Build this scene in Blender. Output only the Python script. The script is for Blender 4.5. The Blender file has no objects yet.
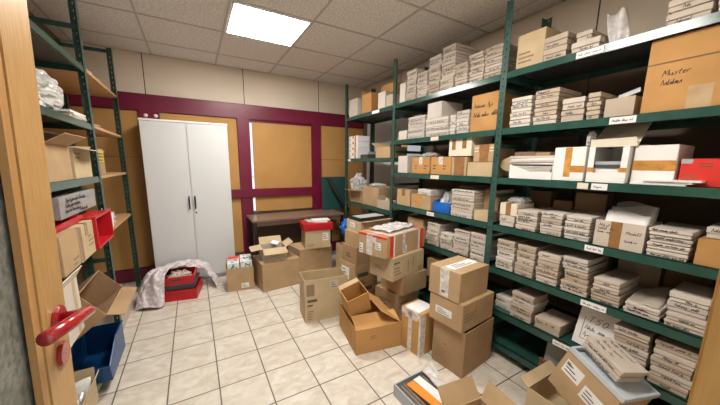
import bpy, bmesh, math, random
from mathutils import Vector, Matrix, Euler, noise
R = math.radians
rnd = random.Random(7)
scene = bpy.context.scene
COL = scene.collection

# ------------------------------------------------------------------ materials
MATS = {}
def nodes_of(m):
    m.use_nodes = True
    nt = m.node_tree
    return nt, nt.nodes['Principled BSDF']

def mat(name, col, rough=0.6, metal=0.0, var=0.0, scale=8.0, bump=0.0, bscale=60.0, stretch=(1, 1, 1), spec=0.5, coat=0.0, col2=None, detail=4.0):
    if name in MATS: return MATS[name]
    m = bpy.data.materials.new(name); nt, b = nodes_of(m)
    L = nt.links.new
    b.inputs['Roughness'].default_value = rough
    b.inputs['Metallic'].default_value = metal
    b.inputs['Specular IOR Level'].default_value = spec
    b.inputs['Coat Weight'].default_value = coat
    b.inputs['Base Color'].default_value = (*col, 1)
    tc = nt.nodes.new('ShaderNodeTexCoord'); mp = nt.nodes.new('ShaderNodeMapping')
    mp.inputs['Scale'].default_value = stretch
    L(tc.outputs['Object'], mp.inputs['Vector'])
    if var or col2:
        n = nt.nodes.new('ShaderNodeTexNoise'); n.inputs['Scale'].default_value = scale; n.inputs['Detail'].default_value = detail
        oi = nt.nodes.new('ShaderNodeObjectInfo'); ad = nt.nodes.new('ShaderNodeVectorMath'); ad.operation = 'ADD'
        sc = nt.nodes.new('ShaderNodeVectorMath'); sc.operation = 'SCALE'; sc.inputs['Scale'].default_value = 37.0
        cx = nt.nodes.new('ShaderNodeCombineXYZ')
        L(oi.outputs['Random'], cx.inputs[0]); L(oi.outputs['Random'], cx.inputs[1]); L(cx.outputs[0], sc.inputs[0])
        L(mp.outputs[0], ad.inputs[0]); L(sc.outputs[0], ad.inputs[1]); L(ad.outputs[0], n.inputs['Vector'])
        cr = nt.nodes.new('ShaderNodeValToRGB')
        c2 = col2 if col2 else tuple(min(1, c * (1 + var)) for c in col)
        c1 = col if col2 else tuple(c * (1 - var) for c in col)
        cr.color_ramp.elements[0].position = 0.32; cr.color_ramp.elements[1].position = 0.68
        cr.color_ramp.elements[0].color = (*c1, 1); cr.color_ramp.elements[1].color = (*c2, 1)
        L(n.outputs['Fac'], cr.inputs[0]); L(cr.outputs[0], b.inputs['Base Color'])
    if bump:
        n2 = nt.nodes.new('ShaderNodeTexNoise'); n2.inputs['Scale'].default_value = bscale; n2.inputs['Detail'].default_value = 3
        bp = nt.nodes.new('ShaderNodeBump'); bp.inputs['Strength'].default_value = bump; bp.inputs['Distance'].default_value = 0.01
        L(mp.outputs[0], n2.inputs['Vector']); L(n2.outputs['Fac'], bp.inputs['Height']); L(bp.outputs[0], b.inputs['Normal'])
    MATS[name] = m
    return m

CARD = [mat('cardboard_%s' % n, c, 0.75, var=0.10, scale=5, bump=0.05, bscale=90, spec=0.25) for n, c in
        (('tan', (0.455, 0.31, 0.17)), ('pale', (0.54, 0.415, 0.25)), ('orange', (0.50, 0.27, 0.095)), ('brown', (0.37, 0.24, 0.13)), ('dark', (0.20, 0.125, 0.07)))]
TAN, PALE, ORANGE, BROWN, DARKC = CARD
INSIDE = mat('cardboard_inside', (0.36, 0.235, 0.125), 0.85, var=0.12, scale=6, spec=0.2)
WCARD = [mat('white_card_%d' % i, c, 0.7, var=0.05, scale=9, spec=0.3) for i, c in
         enumerate(((0.565, 0.49, 0.415), (0.49, 0.425, 0.36), (0.61, 0.555, 0.49), (0.47, 0.385, 0.30), (0.53, 0.48, 0.435)))]
WHITE = mat('white_paper', (0.80, 0.79, 0.77), 0.6, var=0.03)
CREAM = mat('cream_card', (0.72, 0.66, 0.53), 0.7, var=0.05)
INK = mat('ink', (0.05, 0.042, 0.04), 0.7)
PRINT = mat('carton_print', (0.10, 0.085, 0.06), 0.8)
FADED = mat('faded_print', (0.26, 0.19, 0.11), 0.8)
BTAPE = mat('brown_tape', (0.30, 0.155, 0.06), 0.25, var=0.15, scale=20, coat=0.3)
OTAPE = mat('amber_tape', (0.55, 0.27, 0.07), 0.25, var=0.2, scale=25, coat=0.3)
CTAPE = mat('clear_tape', (0.50, 0.36, 0.21), 0.2, var=0.12, scale=14, coat=0.4)
GTAPE = mat('milky_tape', (0.66, 0.61, 0.56), 0.2, var=0.25, scale=40, coat=0.4)
RTAPE = mat('red_tape', (0.70, 0.05, 0.025), 0.3, var=0.1, scale=30)
GREEN = mat('green_steel', (0.022, 0.072, 0.055), 0.20, var=0.15, scale=10, spec=0.5)
GREEND = mat('green_steel_post', (0.030, 0.080, 0.064), 0.35, var=0.2, scale=14)
SHELFTOP = mat('green_steel_panel', (0.035, 0.10, 0.085), 0.4, var=0.2, scale=7)
GREYST = mat('grey_steel_panel', (0.06, 0.066, 0.066), 0.3, var=0.25, scale=4)
BOARD = mat('raw_wood_board', (0.50, 0.29, 0.13), 0.6, var=0.15, scale=6, stretch=(1, 8, 1))
DOORW = mat('door_wood', (0.35, 0.185, 0.055), 0.38, scale=20, stretch=(11, 11, 0.7), col2=(0.45, 0.265, 0.09), bump=0.03, bscale=40, detail=6)
BEAD = mat('bead_wood', (0.36, 0.18, 0.055), 0.45, scale=9, stretch=(9, 9, 0.6), col2=(0.44, 0.23, 0.075))
JAMB = mat('jamb_wood', (0.46, 0.23, 0.055), 0.4, scale=9, stretch=(9, 9, 0.6), col2=(0.55, 0.30, 0.09))
HRED = mat('red_nylon', (0.30, 0.008, 0.012), 0.22, coat=0.5)
CRIM = mat('crimson_paint', (0.145, 0.005, 0.030), 0.35, var=0.12, scale=5)
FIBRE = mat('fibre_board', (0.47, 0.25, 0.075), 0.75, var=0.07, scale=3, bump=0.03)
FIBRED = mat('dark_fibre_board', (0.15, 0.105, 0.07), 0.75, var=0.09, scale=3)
SHADEB = mat('dark_brown_board', (0.13, 0.095, 0.065), 0.75, var=0.08, scale=3)  # tan wall board with the shade behind the shelves painted into its colour
WALLP = mat('cream_wall_panel', (0.66, 0.56, 0.445), 0.7, var=0.04, scale=2, bump=0.02)
JOINT_AND_SHADOW = mat('dark_joint', (0.04, 0.03, 0.025), 0.7)
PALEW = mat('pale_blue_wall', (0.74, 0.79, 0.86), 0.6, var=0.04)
GRIDM = mat('ceiling_grid', (0.50, 0.48, 0.45), 0.5)
LOCK = mat('cupboard_white', (0.635, 0.645, 0.645), 0.4, var=0.01, scale=3)
DESK = mat('desk_wood', (0.19, 0.12, 0.09), 0.28, scale=5, stretch=(1, 8, 1), col2=(0.26, 0.165, 0.125))
BLACK = mat('black_plastic', (0.015, 0.015, 0.017), 0.35)
DGREY = mat('dark_grey', (0.06, 0.06, 0.065), 0.5)
GREYP = mat('grey_plastic', (0.42, 0.44, 0.46), 0.4, var=0.05)
TRAYB = mat('blue_grey_plastic', (0.50, 0.56, 0.60), 0.35, var=0.06, scale=4)
SLAT = mat('grey_cards', (0.33, 0.27, 0.22), 0.6, var=0.2, scale=20)
REDP = mat('red_plastic', (0.52, 0.012, 0.018), 0.35, var=0.06)
REDC = mat('red_card', (0.72, 0.035, 0.025), 0.45, var=0.06)
BLUEP = mat('blue_plastic', (0.005, 0.065, 0.21), 0.35, var=0.08)
BLUEB = mat('blue_bag', (0.01, 0.13, 0.50), 0.28, var=0.25, scale=14, bump=0.3, bscale=30)
REDL = mat('red_lid_card', (0.52, 0.012, 0.02), 0.4, var=0.06)
ORNG = mat('orange_paper', (0.85, 0.28, 0.03), 0.6)
YEL = mat('yellow_print', (0.60, 0.42, 0.05), 0.6)
CHALK = mat('green_chalkboard', (0.012, 0.065, 0.06), 0.5, var=0.1)
RUST = mat('rust_red_wood', (0.28, 0.085, 0.04), 0.6, var=0.2, scale=12)
CLOTH = mat('printed_sheet', (0.55, 0.44, 0.46), 0.55, scale=40, col2=(0.74, 0.72, 0.72), bump=0.5, bscale=24, detail=6)
FOIL = mat('silver_foil', (0.62, 0.61, 0.58), 0.28, 0.55, var=0.25, scale=30, bump=0.4, bscale=40)
CHROME = mat('chrome', (0.5, 0.5, 0.5), 0.25, 1.0)
TEAL = mat('teal_print', (0.05, 0.28, 0.36), 0.5)
def film(name, col, alpha, rough=0.15):
    m = mat(name, col, rough, var=0.25, scale=25, bump=0.5, bscale=45)
    m.node_tree.nodes['Principled BSDF'].inputs['Alpha'].default_value = alpha
    return m
BUBBLE = film('bubble_film', (0.72, 0.73, 0.74), 0.62)
FILM = film('clear_film', (0.78, 0.76, 0.74), 0.7)
BAGW = mat('white_bag', (0.52, 0.51, 0.49), 0.3, var=0.25, scale=10, bump=0.4, bscale=18)

def emis(name, col, s):
    m = bpy.data.materials.new(name); nt, b = nodes_of(m)
    b.inputs['Base Color'].default_value = (0.8, 0.8, 0.8, 1)
    b.inputs['Emission Color'].default_value = (*col, 1); b.inputs['Emission Strength'].default_value = s
    return m
LIGHT = emis('light_diffuser', (1.0, 0.96, 0.90), 36.0)

def floor_mat():
    m = bpy.data.materials.new('floor_tiles'); nt, b = nodes_of(m); L = nt.links.new
    N = nt.nodes.new
    g = N('ShaderNodeNewGeometry'); mp = N('ShaderNodeVectorMath'); mp.operation = 'SUBTRACT'
    mp.inputs[1].default_value = (-0.5617 + 0.305, 3.4292 - 0.3014 * 20, 0)
    L(g.outputs['Position'], mp.inputs[0])
    dv = N('ShaderNodeVectorMath'); dv.operation = 'DIVIDE'; dv.inputs[1].default_value = (0.305, 0.3014, 1); L(mp.outputs[0], dv.inputs[0])
    fr = N('ShaderNodeVectorMath'); fr.operation = 'FRACTION'; L(dv.outputs[0], fr.inputs[0])
    fl = N('ShaderNodeVectorMath'); fl.operation = 'FLOOR'; L(dv.outputs[0], fl.inputs[0])
    sp = N('ShaderNodeSeparateXYZ'); L(fr.outputs[0], sp.inputs[0])
    def edge(o):
        s = N('ShaderNodeMath'); s.operation = 'SUBTRACT'; s.inputs[1].default_value = 0.5; L(o, s.inputs[0])
        a = N('ShaderNodeMath'); a.operation = 'ABSOLUTE'; L(s.outputs[0], a.inputs[0]); return a.outputs[0]
    mx = N('ShaderNodeMath'); mx.operation = 'MAXIMUM'; L(edge(sp.outputs[0]), mx.inputs[0]); L(edge(sp.outputs[1]), mx.inputs[1])
    rg = N('ShaderNodeMapRange'); rg.inputs['From Min'].default_value = 0.4835; rg.inputs['From Max'].default_value = 0.4895; L(mx.outputs[0], rg.inputs['Value'])
    wn = N('ShaderNodeTexWhiteNoise'); wn.noise_dimensions = '2D'; L(fl.outputs[0], wn.inputs['Vector'])
    off = N('ShaderNodeVectorMath'); off.operation = 'SCALE'; off.inputs['Scale'].default_value = 9; L(wn.outputs['Color'], off.inputs[0])
    ad = N('ShaderNodeVectorMath'); L(g.outputs['Position'], ad.inputs[0]); L(off.outputs[0], ad.inputs[1])
    st = N('ShaderNodeMapping'); st.inputs['Scale'].default_value = (1, 1.6, 1); st.inputs['Rotation'].default_value = (0, 0, 0.5); L(ad.outputs[0], st.inputs['Vector'])
    n1 = N('ShaderNodeTexNoise'); n1.inputs['Scale'].default_value = 9; n1.inputs['Detail'].default_value = 7; n1.inputs['Distortion'].default_value = 0.8; L(st.outputs[0], n1.inputs['Vector'])
    cr = N('ShaderNodeValToRGB'); e = cr.color_ramp.elements
    e[0].position = 0.28; e[0].color = (0.53, 0.46, 0.365, 1); e[1].position = 0.70; e[1].color = (0.70, 0.655, 0.575, 1); L(n1.outputs['Fac'], cr.inputs[0])
    # dirt specks
    n2 = N('ShaderNodeTexNoise'); n2.inputs['Scale'].default_value = 45; n2.inputs['Detail'].default_value = 2; L(g.outputs['Position'], n2.inputs['Vector'])
    r2 = N('ShaderNodeMapRange'); r2.inputs['From Min'].default_value = 0.735; r2.inputs['From Max'].default_value = 0.77; r2.inputs['To Max'].default_value = 0.7; L(n2.outputs['Fac'], r2.inputs['Value'])
    m1 = N('ShaderNodeMix'); m1.data_type = 'RGBA'; L(r2.outputs[0], m1.inputs['Factor']); L(cr.outputs[0], m1.inputs['A']); m1.inputs['B'].default_value = (0.22, 0.17, 0.12, 1)
    m2 = N('ShaderNodeMix'); m2.data_type = 'RGBA'; L(rg.outputs[0], m2.inputs['Factor']); L(m1.outputs['Result'], m2.inputs['A']); m2.inputs['B'].default_value = (0.12, 0.095, 0.075, 1)
    L(m2.outputs['Result'], b.inputs['Base Color'])
    b.inputs['Roughness'].default_value = 0.42
    bp = N('ShaderNodeBump'); bp.inputs['Strength'].default_value = 0.35; bp.inputs['Distance'].default_value = 0.002; bp.invert = True
    L(rg.outputs[0], bp.inputs['Height']); L(bp.outputs[0], b.inputs['Normal'])
    return m

def ceil_mat():
    m = bpy.data.materials.new('ceiling_tiles'); nt, b = nodes_of(m); L = nt.links.new; N = nt.nodes.new
    g = N('ShaderNodeNewGeometry')
    n = N('ShaderNodeTexNoise'); n.inputs['Scale'].default_value = 55; n.inputs['Detail'].default_value = 3; L(g.outputs['Position'], n.inputs['Vector'])
    cr = N('ShaderNodeValToRGB'); e = cr.color_ramp.elements
    e[0].position = 0.36; e[0].color = (0.64, 0.61, 0.57, 1); e[1].position = 0.58; e[1].color = (0.82, 0.80, 0.77, 1)
    L(n.outputs['Fac'], cr.inputs[0]); L(cr.outputs[0], b.inputs['Base Color'])
    bp = N('ShaderNodeBump'); bp.inputs['Strength'].default_value = 0.4; bp.inputs['Distance'].default_value = 0.004
    L(n.outputs['Fac'], bp.inputs['Height']); L(bp.outputs[0], b.inputs['Normal']); b.inputs['Roughness'].default_value = 0.9
    return m

def glass_mat():
    m = bpy.data.materials.new('textured_glass'); nt, b = nodes_of(m); L = nt.links.new; N = nt.nodes.new
    tc = N('ShaderNodeTexCoord'); v = N('ShaderNodeTexNoise'); v.inputs['Scale'].default_value = 90; v.inputs['Detail'].default_value = 3
    L(tc.outputs['Object'], v.inputs['Vector'])
    cr = N('ShaderNodeValToRGB'); e = cr.color_ramp.elements
    e[0].position = 0.35; e[0].color = (0.16, 0.17, 0.14, 1); e[1].position = 0.65; e[1].color = (0.34, 0.35, 0.30, 1)
    L(v.outputs['Fac'], cr.inputs[0]); L(cr.outputs[0], b.inputs['Base Color'])
    b.inputs['Transmission Weight'].default_value = 0.45; b.inputs['Roughness'].default_value = 0.35
    bp = N('ShaderNodeBump'); bp.inputs['Strength'].default_value = 0.5; bp.inputs['Distance'].default_value = 0.003
    L(v.outputs['Fac'], bp.inputs['Height']); L(bp.outputs[0], b.inputs['Normal'])
    return m
PANE = mat('window_glass', (1, 1, 1), 0.05)
PANE.node_tree.nodes['Principled BSDF'].inputs['Transmission Weight'].default_value = 1.0

# ------------------------------------------------------------------ mesh builder
class MB:
    def __init__(s): s.v = []; s.f = []; s.M = Matrix.Identity(4)
    def add(s, vs, fs):
        n = len(s.v); s.v += [tuple(s.M @ Vector(p)) for p in vs]; s.f += [tuple(i + n for i in f) for f in fs]; return s
    def box(s, x0, x1, y0, y1, z0, z1, M=None):
        vs = [(x0, y0, z0), (x1, y0, z0), (x1, y1, z0), (x0, y1, z0), (x0, y0, z1), (x1, y0, z1), (x1, y1, z1), (x0, y1, z1)]
        if M is not None: vs = [tuple(M @ Vector(p)) for p in vs]
        return s.add(vs, [(3, 2, 1, 0), (4, 5, 6, 7), (0, 1, 5, 4), (1, 2, 6, 5), (2, 3, 7, 6), (3, 0, 4, 7)])
    def cbox(s, c, d, M=None):
        return s.box(c[0] - d[0] / 2, c[0] + d[0] / 2, c[1] - d[1] / 2, c[1] + d[1] / 2, c[2] - d[2] / 2, c[2] + d[2] / 2, M)
    def quad(s, a, b, c, d): return s.add([a, b, c, d], [(0, 1, 2, 3)])
    def slab(s, a, b, c, d, t):
        # a thin solid plate: quad a b c d thickened by t along its normal
        a, b, c, d = map(Vector, (a, b, c, d)); n = (b - a).cross(d - a).normalized() * t
        return s.add([a, b, c, d, a + n, b + n, c + n, d + n], [(3, 2, 1, 0), (4, 5, 6, 7), (0, 1, 5, 4), (1, 2, 6, 5), (2, 3, 7, 6), (3, 0, 4, 7)])
    def tube(s, pts, r, n=10, cap=True):
        pts = [Vector(p) for p in pts]; rings = []
        rs = r if isinstance(r, (list, tuple)) else [r] * len(pts)
        up = None
        for i, p in enumerate(pts):
            t = (pts[min(i + 1, len(pts) - 1)] - pts[max(i - 1, 0)]).normalized()
            if up is None: up = Vector((0, 0, 1)) if abs(t.z) < 0.9 else Vector((1, 0, 0))
            a = (up - t * up.dot(t)).normalized(); b = t.cross(a); up = a
            rings.append([p + (a * math.cos(k * 2 * math.pi / n) + b * math.sin(k * 2 * math.pi / n)) * rs[i] for k in range(n)])
        vs = [q for ring in rings for q in ring]; fs = []
        for i in range(len(pts) - 1):
            for k in range(n):
                fs.append((i * n + k, i * n + (k + 1) % n, (i + 1) * n + (k + 1) % n, (i + 1) * n + k))
        if cap: fs += [tuple(range(n))[::-1], tuple(range((len(pts) - 1) * n, len(pts) * n))]
        return s.add(vs, fs)
    def ribbon(s, pts, w, o=0.0):
        # ink stroke in the XZ plane at y = o, facing -Y
        for p, q in zip(pts[:-1], pts[1:]):
            dx, dz = q[0] - p[0], q[1] - p[1]; l = math.hypot(dx, dz)
            if l < 1e-6: continue
            nx, nz = -dz / l * w / 2, dx / l * w / 2; ex, ez = dx / l * w * .3, dz / l * w * .3
            s.quad((p[0] - nx - ex, o, p[1] - nz - ez), (q[0] - nx + ex, o, q[1] - nz + ez), (q[0] + nx + ex, o, q[1] + nz + ez), (p[0] + nx - ex, o, p[1] + nz - ez))
        return s
    def build(s, name, material, parent=None, smooth=False, bevel=0.0, loc=None, rot=None):
        me = bpy.data.meshes.new(name); me.from_pydata(s.v, [], s.f); me.update()
        if bevel:
            bm = bmesh.new(); bm.from_mesh(me)
            ed = [e for e in bm.edges if len(e.link_faces) == 2 and e.calc_face_angle(0) > 0.5]
            bmesh.ops.bevel(bm, geom=ed, offset=bevel, segments=2, affect='EDGES', clamp_overlap=True); bm.to_mesh(me); bm.free()
        if smooth:
            for p in me.polygons: p.use_smooth = True
        o = bpy.data.objects.new(name, me); me.materials.append(material); COL.objects.link(o)
        if parent is not None: o.parent = parent
        if loc is not None: o.location = loc
        if rot is not None: o.rotation_euler = rot
        return o

def tag(o, label, cat, group=None):
    o['label'] = label; o['category'] = cat
    if group: o['group'] = group
    return o
def thing(name, label, cat, loc=(0, 0, 0), rz=0.0, group=None, rot=None):
    o = bpy.data.objects.new(name, None); COL.objects.link(o); o.location = loc
    o.rotation_euler = rot if rot else (0, 0, rz); o.empty_display_size = 0.05
    return tag(o, label, cat, group)
def struct(o): o['kind'] = 'structure'; return o

# ------------------------------------------------------------------ handwriting
GL = {'M': [[(0, 0), (.1, 1), (.45, .3), (.85, 1), (1, 0)]], 'D': [[(0, 0), (.1, 1), (.7, .85), (.85, .4), (.5, .02), (0, 0)]],
 'T': [[(0, .95), (.9, 1)], [(.45, 1), (.35, 0)]], '5': [[(.8, 1), (.25, 1), (.15, .6), (.6, .6), (.7, .25), (.4, 0), (.1, .1)]],
 '0': [[(.4, 1), (.1, .6), (.15, .15), (.45, 0), (.75, .4), (.7, .85), (.4, 1)]], 'u': [[(0, .5), (.05, .1), (.35, 0), (.6, .45), (.6, .05), (.8, 0)]],
 's': [[(.6, .5), (.2, .42), (.55, .2), (.4, 0), (.05, .05)]], 't': [[(.35, .85), (.25, .1), (.5, 0)], [(.05, .55), (.6, .6)]],
 'e': [[(.05, .25), (.55, .35), (.4, .5), (.1, .3), (.2, .02), (.6, .08)]], 'r': [[(.05, .5), (.1, 0)], [(.1, .3), (.35, .5), (.6, .45)]],
 'd': [[(.5, .4), (.15, .35), (.1, .05), (.45, .08), (.6, 1)], [(.52, .3), (.6, 0)]], 'l': [[(.15, 0), (.4, .9), (.25, 1), (.15, .1), (.4, 0)]],
 'o': [[(.3, .5), (.05, .25), (.25, 0), (.55, .2), (.3, .5), (.65, .45)]], 'm': [[(0, .5), (.05, 0)], [(.05, .35), (.25, .5), (.32, 0)], [(.32, .35), (.5, .5), (.6, 0)]],
 'n': [[(0, .5), (.05, 0)], [(.05, .35), (.3, .5), (.45, .05), (.6, 0)]], 'a': [[(.5, .45), (.1, .4), (.1, .05), (.45, .1), (.5, .45), (.5, .05), (.7, 0)]]}
def word(mb, text, x, z, h, o, w, slant=0.25):
    for ch in text:
        if ch == ' ': x += h * 0.5; continue
        for st in GL[ch]: mb.ribbon([(x + (p[0] * 0.75 + slant * p[1]) * h, z + p[1] * h) for p in st], w, o)
        x += h * (0.85 if ch in 'MDT50m' else 0.55)
    return x
def scribble(mb, x0, x1, z, h, o, w, rg, slant=0.3):
    # illegible joined-up handwriting between x0 and x1
    x = x0; first = True
    while x < x1 - h * 0.5:
        n = rg.randint(3, 8); pts = []
        if first or rg.random() < 0.3:
            pts += [(x, z), (x + .3 * h, z + 1.0 * h), (x + .45 * h, z + .1 * h)]; x += .5 * h
        first = False
        for k in range(n):
            if x > x1: break
            r = rg.random(); s = slant * h; a = rg.uniform(.42, .6) * h
            if r < .58: q = [(0, .05), (.22, 1.0), (.40, .1)]; pts += [(x + u * .7 * h + s * v * .5, z + v * a) for u, v in q]; x += .34 * h
            elif r < .76: pts += [(x, z), (x + .35 * h, z + h), (x + .18 * h, z + .05 * h)]; x += .34 * h
            elif r < .86: pts += [(x, z + .4 * h), (x - .1 * h, z - .35 * h), (x + .25 * h, z + .2 * h)]; x += .32 * h
            else: pts += [(x, z + .25 * h), (x + .25 * h, z + .5 * h), (x + .1 * h, z), (x + .4 * h, z + .1 * h)]; x += .4 * h
        if len(pts) > 1: mb.ribbon(pts, w, o)
        x += rg.uniform(.3, .8) * h
    return mb

# ------------------------------------------------------------------ flat storage box with lift-off lid
FRONT_R, FRONT_L = R(-90), R(90)
def card_box(label, loc, rz, w, d, h, m, seed, group=None, lid=0.5, writing='both', name='card_box', rot=None, cat='box', words_=None, m_lid=None):
    rg = random.Random(seed)
    t = thing(name, label, cat, loc, rz, group, rot)
    lh = h * lid; e = 0.0034
    g = .0036; i_ = .013
    mb = MB(); mb.box(-w / 2 + e, w / 2 - e, -d / 2 + e, d / 2 - e, g, h - lh - .0028); mb.box(-w / 2 + i_, w / 2 - i_, -d / 2 + i_, d / 2 - i_, 0, g); mb.box(-w / 2 + i_, w / 2 - i_, -d / 2 + i_, d / 2 - i_, h - lh - .0028, h - lh + .002); mb.build('box_base', m, t)
    mb = MB(); mb.box(-w / 2, w / 2, -d / 2, d / 2, h - lh, h - .0012); mb.build('lid', m_lid or m, t, bevel=0.002)
    if writing:
        mb = MB(); s = min(0.017, h * .30); r = rg.random()
        if r < .38: scribble(mb, -w / 2 + rg.uniform(.008, .03), w / 2 - rg.uniform(.008, .07), h - lh * .75, s, -d / 2 - .0006, .0021, rg)
        if r > .35: scribble(mb, -w / 2 + rg.uniform(.01, .06), w / 2 - rg.uniform(.01, .06), (h - lh) * .32, s * .9, -d / 2 + e - .0006, .0021, rg)
        if mb.f: mb.build('handwriting', INK, t)
    return t

ORD = ['bottom', 'second from bottom', 'third from bottom', 'fourth from bottom', 'fifth from bottom', 'sixth from bottom', 'seventh from bottom', 'eighth from bottom']
def ordname(i, n): return 'only one' if n == 1 else ('top' if i == n - 1 else ORD[i])
XF = 2.05            # front faces of what stands on the right rack
SZ = {1: 2.185, 2: 1.79, 3: 1.428, 4: 1.062, 5: .720, 6: .38, 7: .11}
SN = {1: 'top shelf', 2: 'second shelf down', 3: 'third shelf down', 4: 'fourth shelf down', 5: 'fifth shelf down', 6: 'sixth shelf down', 7: 'bottom shelf'}
seedn = [100]
def stack(sh, y0, y1, n, desc, H=None, d=.30, pal=(0, 2, 4), x=XF, jit=.010, z0=None, word0=None, writing='both', lid=.5, shrink=.006, cols=None):
    """n lidded boxes piled on shelf sh between y0 and y1 (y falls to the right in view)"""
    z = (SZ[sh] if z0 is None else z0) + .0008
    if sh == 1 and n > 1: H -= .028 if n > 3 else .012
    hs = [H / n] * n
    for i in range(n):
        seedn[0] += 1; rg = random.Random(seedn[0])
        h = hs[i] - .0006; w = (y1 - y0) - shrink - rg.uniform(0, .010)
        dd = d + rg.uniform(-.02, .015)
        m = WCARD[(cols[i] if cols else rg.choice(pal))]
        word_ = {'0': 'pale', '1': 'greyish', '2': 'white', '3': 'tan', '4': 'light grey'}[m.name[-1]]
        lab = f"{word_} card box, {ordname(i, n)}, {desc}, {SN[sh]}"
        card_box(lab, (x + dd / 2 + rg.uniform(-jit, jit * .5), (y0 + y1) / 2 + rg.uniform(-.003, .003), z), FRONT_R + rg.uniform(-.018, .018), w, dd, h, m, seedn[0],
                 group='card boxes on the ' + SN[sh], lid=lid + rg.uniform(-.06, .08), writing=writing, words_=(word0 if i == n - 1 else None))
        z += h + .0006

# ------------------------------------------------------------------ cartons
def on_face(mb, face, w, d, h, u0, u1, v0, v1, o=.0008):
    # rectangle on a carton side, u to the right seen from outside, v up, both 0..1
    if face == 'front': P = lambda u, v: (-w / 2 + u * w, -d / 2 - o, v * h)
    elif face == 'right': P = lambda u, v: (w / 2 + o, -d / 2 + u * d, v * h)
    elif face == 'left': P = lambda u, v: (-w / 2 - o, d / 2 - u * d, v * h)
    elif face == 'back': P = lambda u, v: (w / 2 - u * w, d / 2 + o, v * h)
    else: P = lambda u, v: (-w / 2 + u * w, -d / 2 + v * d, h + .0022 + o)
    mb.quad(P(u0, v0), P(u1, v0), P(u1, v1), P(u0, v1))
def flap_quad(edge, w, d, h, L, ang, inset=.004):
    # a flap hinged on a top edge; ang 0 = straight up, 90 = folded flat outward, -90 = folded flat inward
    s, c = math.sin(R(ang)), math.cos(R(ang))
    if edge == 'front': a, b, n = (-w / 2 + inset, -d / 2, h), (w / 2 - inset, -d / 2, h), (0, -1, 0)
    elif edge == 'back': a, b, n = (w / 2 - inset, d / 2, h), (-w / 2 + inset, d / 2, h), (0, 1, 0)
    elif edge == 'left': a, b, n = (-w / 2, d / 2 - inset, h), (-w / 2, -d / 2 + inset, h), (-1, 0, 0)
    else: a, b, n = (w / 2, -d / 2 + inset, h), (w / 2, d / 2 - inset, h), (1, 0, 0)
    v = Vector((n[0] * s, n[1] * s, c)) * L
    return a, b, tuple(Vector(b) + v), tuple(Vector(a) + v)
def carton(label, loc, rz, w, d, h, m=TAN, flaps=None, tape=None, tape_m=None, name='cardboard_carton', cat='box', group=None, rot=None, seam='x', wall=.005, marks=(), floor_z=.004, inside=None):
    """flaps None = shut; else dict edge -> (length, angle). marks: (part, material, face, u0, u1, v0, v1)"""
    t = thing(name, label, cat, loc, rz, group, rot)
    if flaps is None:
        mb = MB(); mb.box(-w / 2, w / 2, -d / 2, d / 2, 0, h); mb.build('carton_body', m, t, bevel=.0025)
        g = .0022
        for s in (-1, 1):
            mb = MB()
            if seam == 'x': mb.box(-w / 2 + .002, w / 2 - .002, *sorted((s * .0015, s * (d / 2 - .0015))), h, h + g)
            else: mb.box(*sorted((s * .0015, s * (w / 2 - .0015))), -d / 2 + .002, d / 2 - .002, h, h + g)
            mb.build('top_flap', m, t)
        if tape:
            mb = MB(); k = tape / 2; dn = min(.07, h * .45); o = .0007; zt = h + g
            if seam == 'x':
                mb.box(-w / 2 - o, w / 2 + o, -k, k, zt, zt + o)
                for s in (-1, 1): mb.box(*sorted((s * w / 2, s * (w / 2 + o))), -k, k, h - dn, zt + o)
            else:
                mb.box(-k, k, -d / 2 - o, d / 2 + o, zt, zt + o)
                for s in (-1, 1): mb.box(-k, k, *sorted((s * d / 2, s * (d / 2 + o))), h - dn, zt + o)
            mb.build('packing_tape', tape_m or CTAPE, t)
    else:
        mb = MB(); q = wall
        mb.box(-w / 2, w / 2, -d / 2, -d / 2 + q, 0, h); mb.box(-w / 2, w / 2, d / 2 - q, d / 2, 0, h)
        mb.box(-w / 2, -w / 2 + q, -d / 2 + q, d / 2 - q, 0, h); mb.box(w / 2 - q, w / 2, -d / 2 + q, d / 2 - q, 0, h)
        mb.box(-w / 2 + q, w / 2 - q, -d / 2 + q, d / 2 - q, 0, .006)
        mb.build('carton_body', m, t)
        for e, la in flaps.items():
            mb = MB(); mb.slab(*flap_quad(e, w, d, h, la[0], la[1]), .004); mb.build('flap', la[2] if len(la) > 2 else m, t)
    for pn, pm, face, *uv in marks:
        mb = MB()
        if pn == 'printed_text':
            u0, u1, v0, v1 = uv; n = max(2, int((v1 - v0) * h / .022)); rg = random.Random(int(u0 * 991 + v0 * 77 + w * 1e4))
            for i in range(n):
                on_face(mb, face, w, d, h, u0, u0 + (u1 - u0) * rg.uniform(.5, 1), v0 + (v1 - v0) * i / n, v0 + (v1 - v0) * (i + .42) / n)
        elif pn == 'shipping_label':
            on_face(mb, face, w, d, h, *uv)
        elif pn == 'handwriting':
            on_face(mb, face, w, d, h, *uv)
        else: on_face(mb, face, w, d, h, *uv)
        lab = mb.build(pn, pm, t)
        if pn == 'shipping_label':
            m2 = MB(); u0, u1, v0, v1 = uv; du, dv = u1 - u0, v1 - v0
            for i in range(3): on_face(m2, face, w, d, h, u0 + du * .12, u0 + du * (.85 - .2 * i), v0 + dv * (.2 + .25 * i), v0 + dv * (.28 + .25 * i), .0016)
            m2.build('label_print', PRINT, lab)
    return t
def write_on(t, d, lines, w_):
    """lines of hand lettering on the -Y face of thing t: (text or None, x0, x1, z, height)"""
    mb = MB(); rg = random.Random(int(lines[0][1] * 1000) + 5)
    for tx, x0, x1, z, h in lines:
        if tx: word(mb, tx, x0, z, h, -d / 2 - .0008, w_)
        else: scribble(mb, x0, x1, z, h, -d / 2 - .0008, w_, rg)
    return mb.build('handwriting', INK, t)

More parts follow.
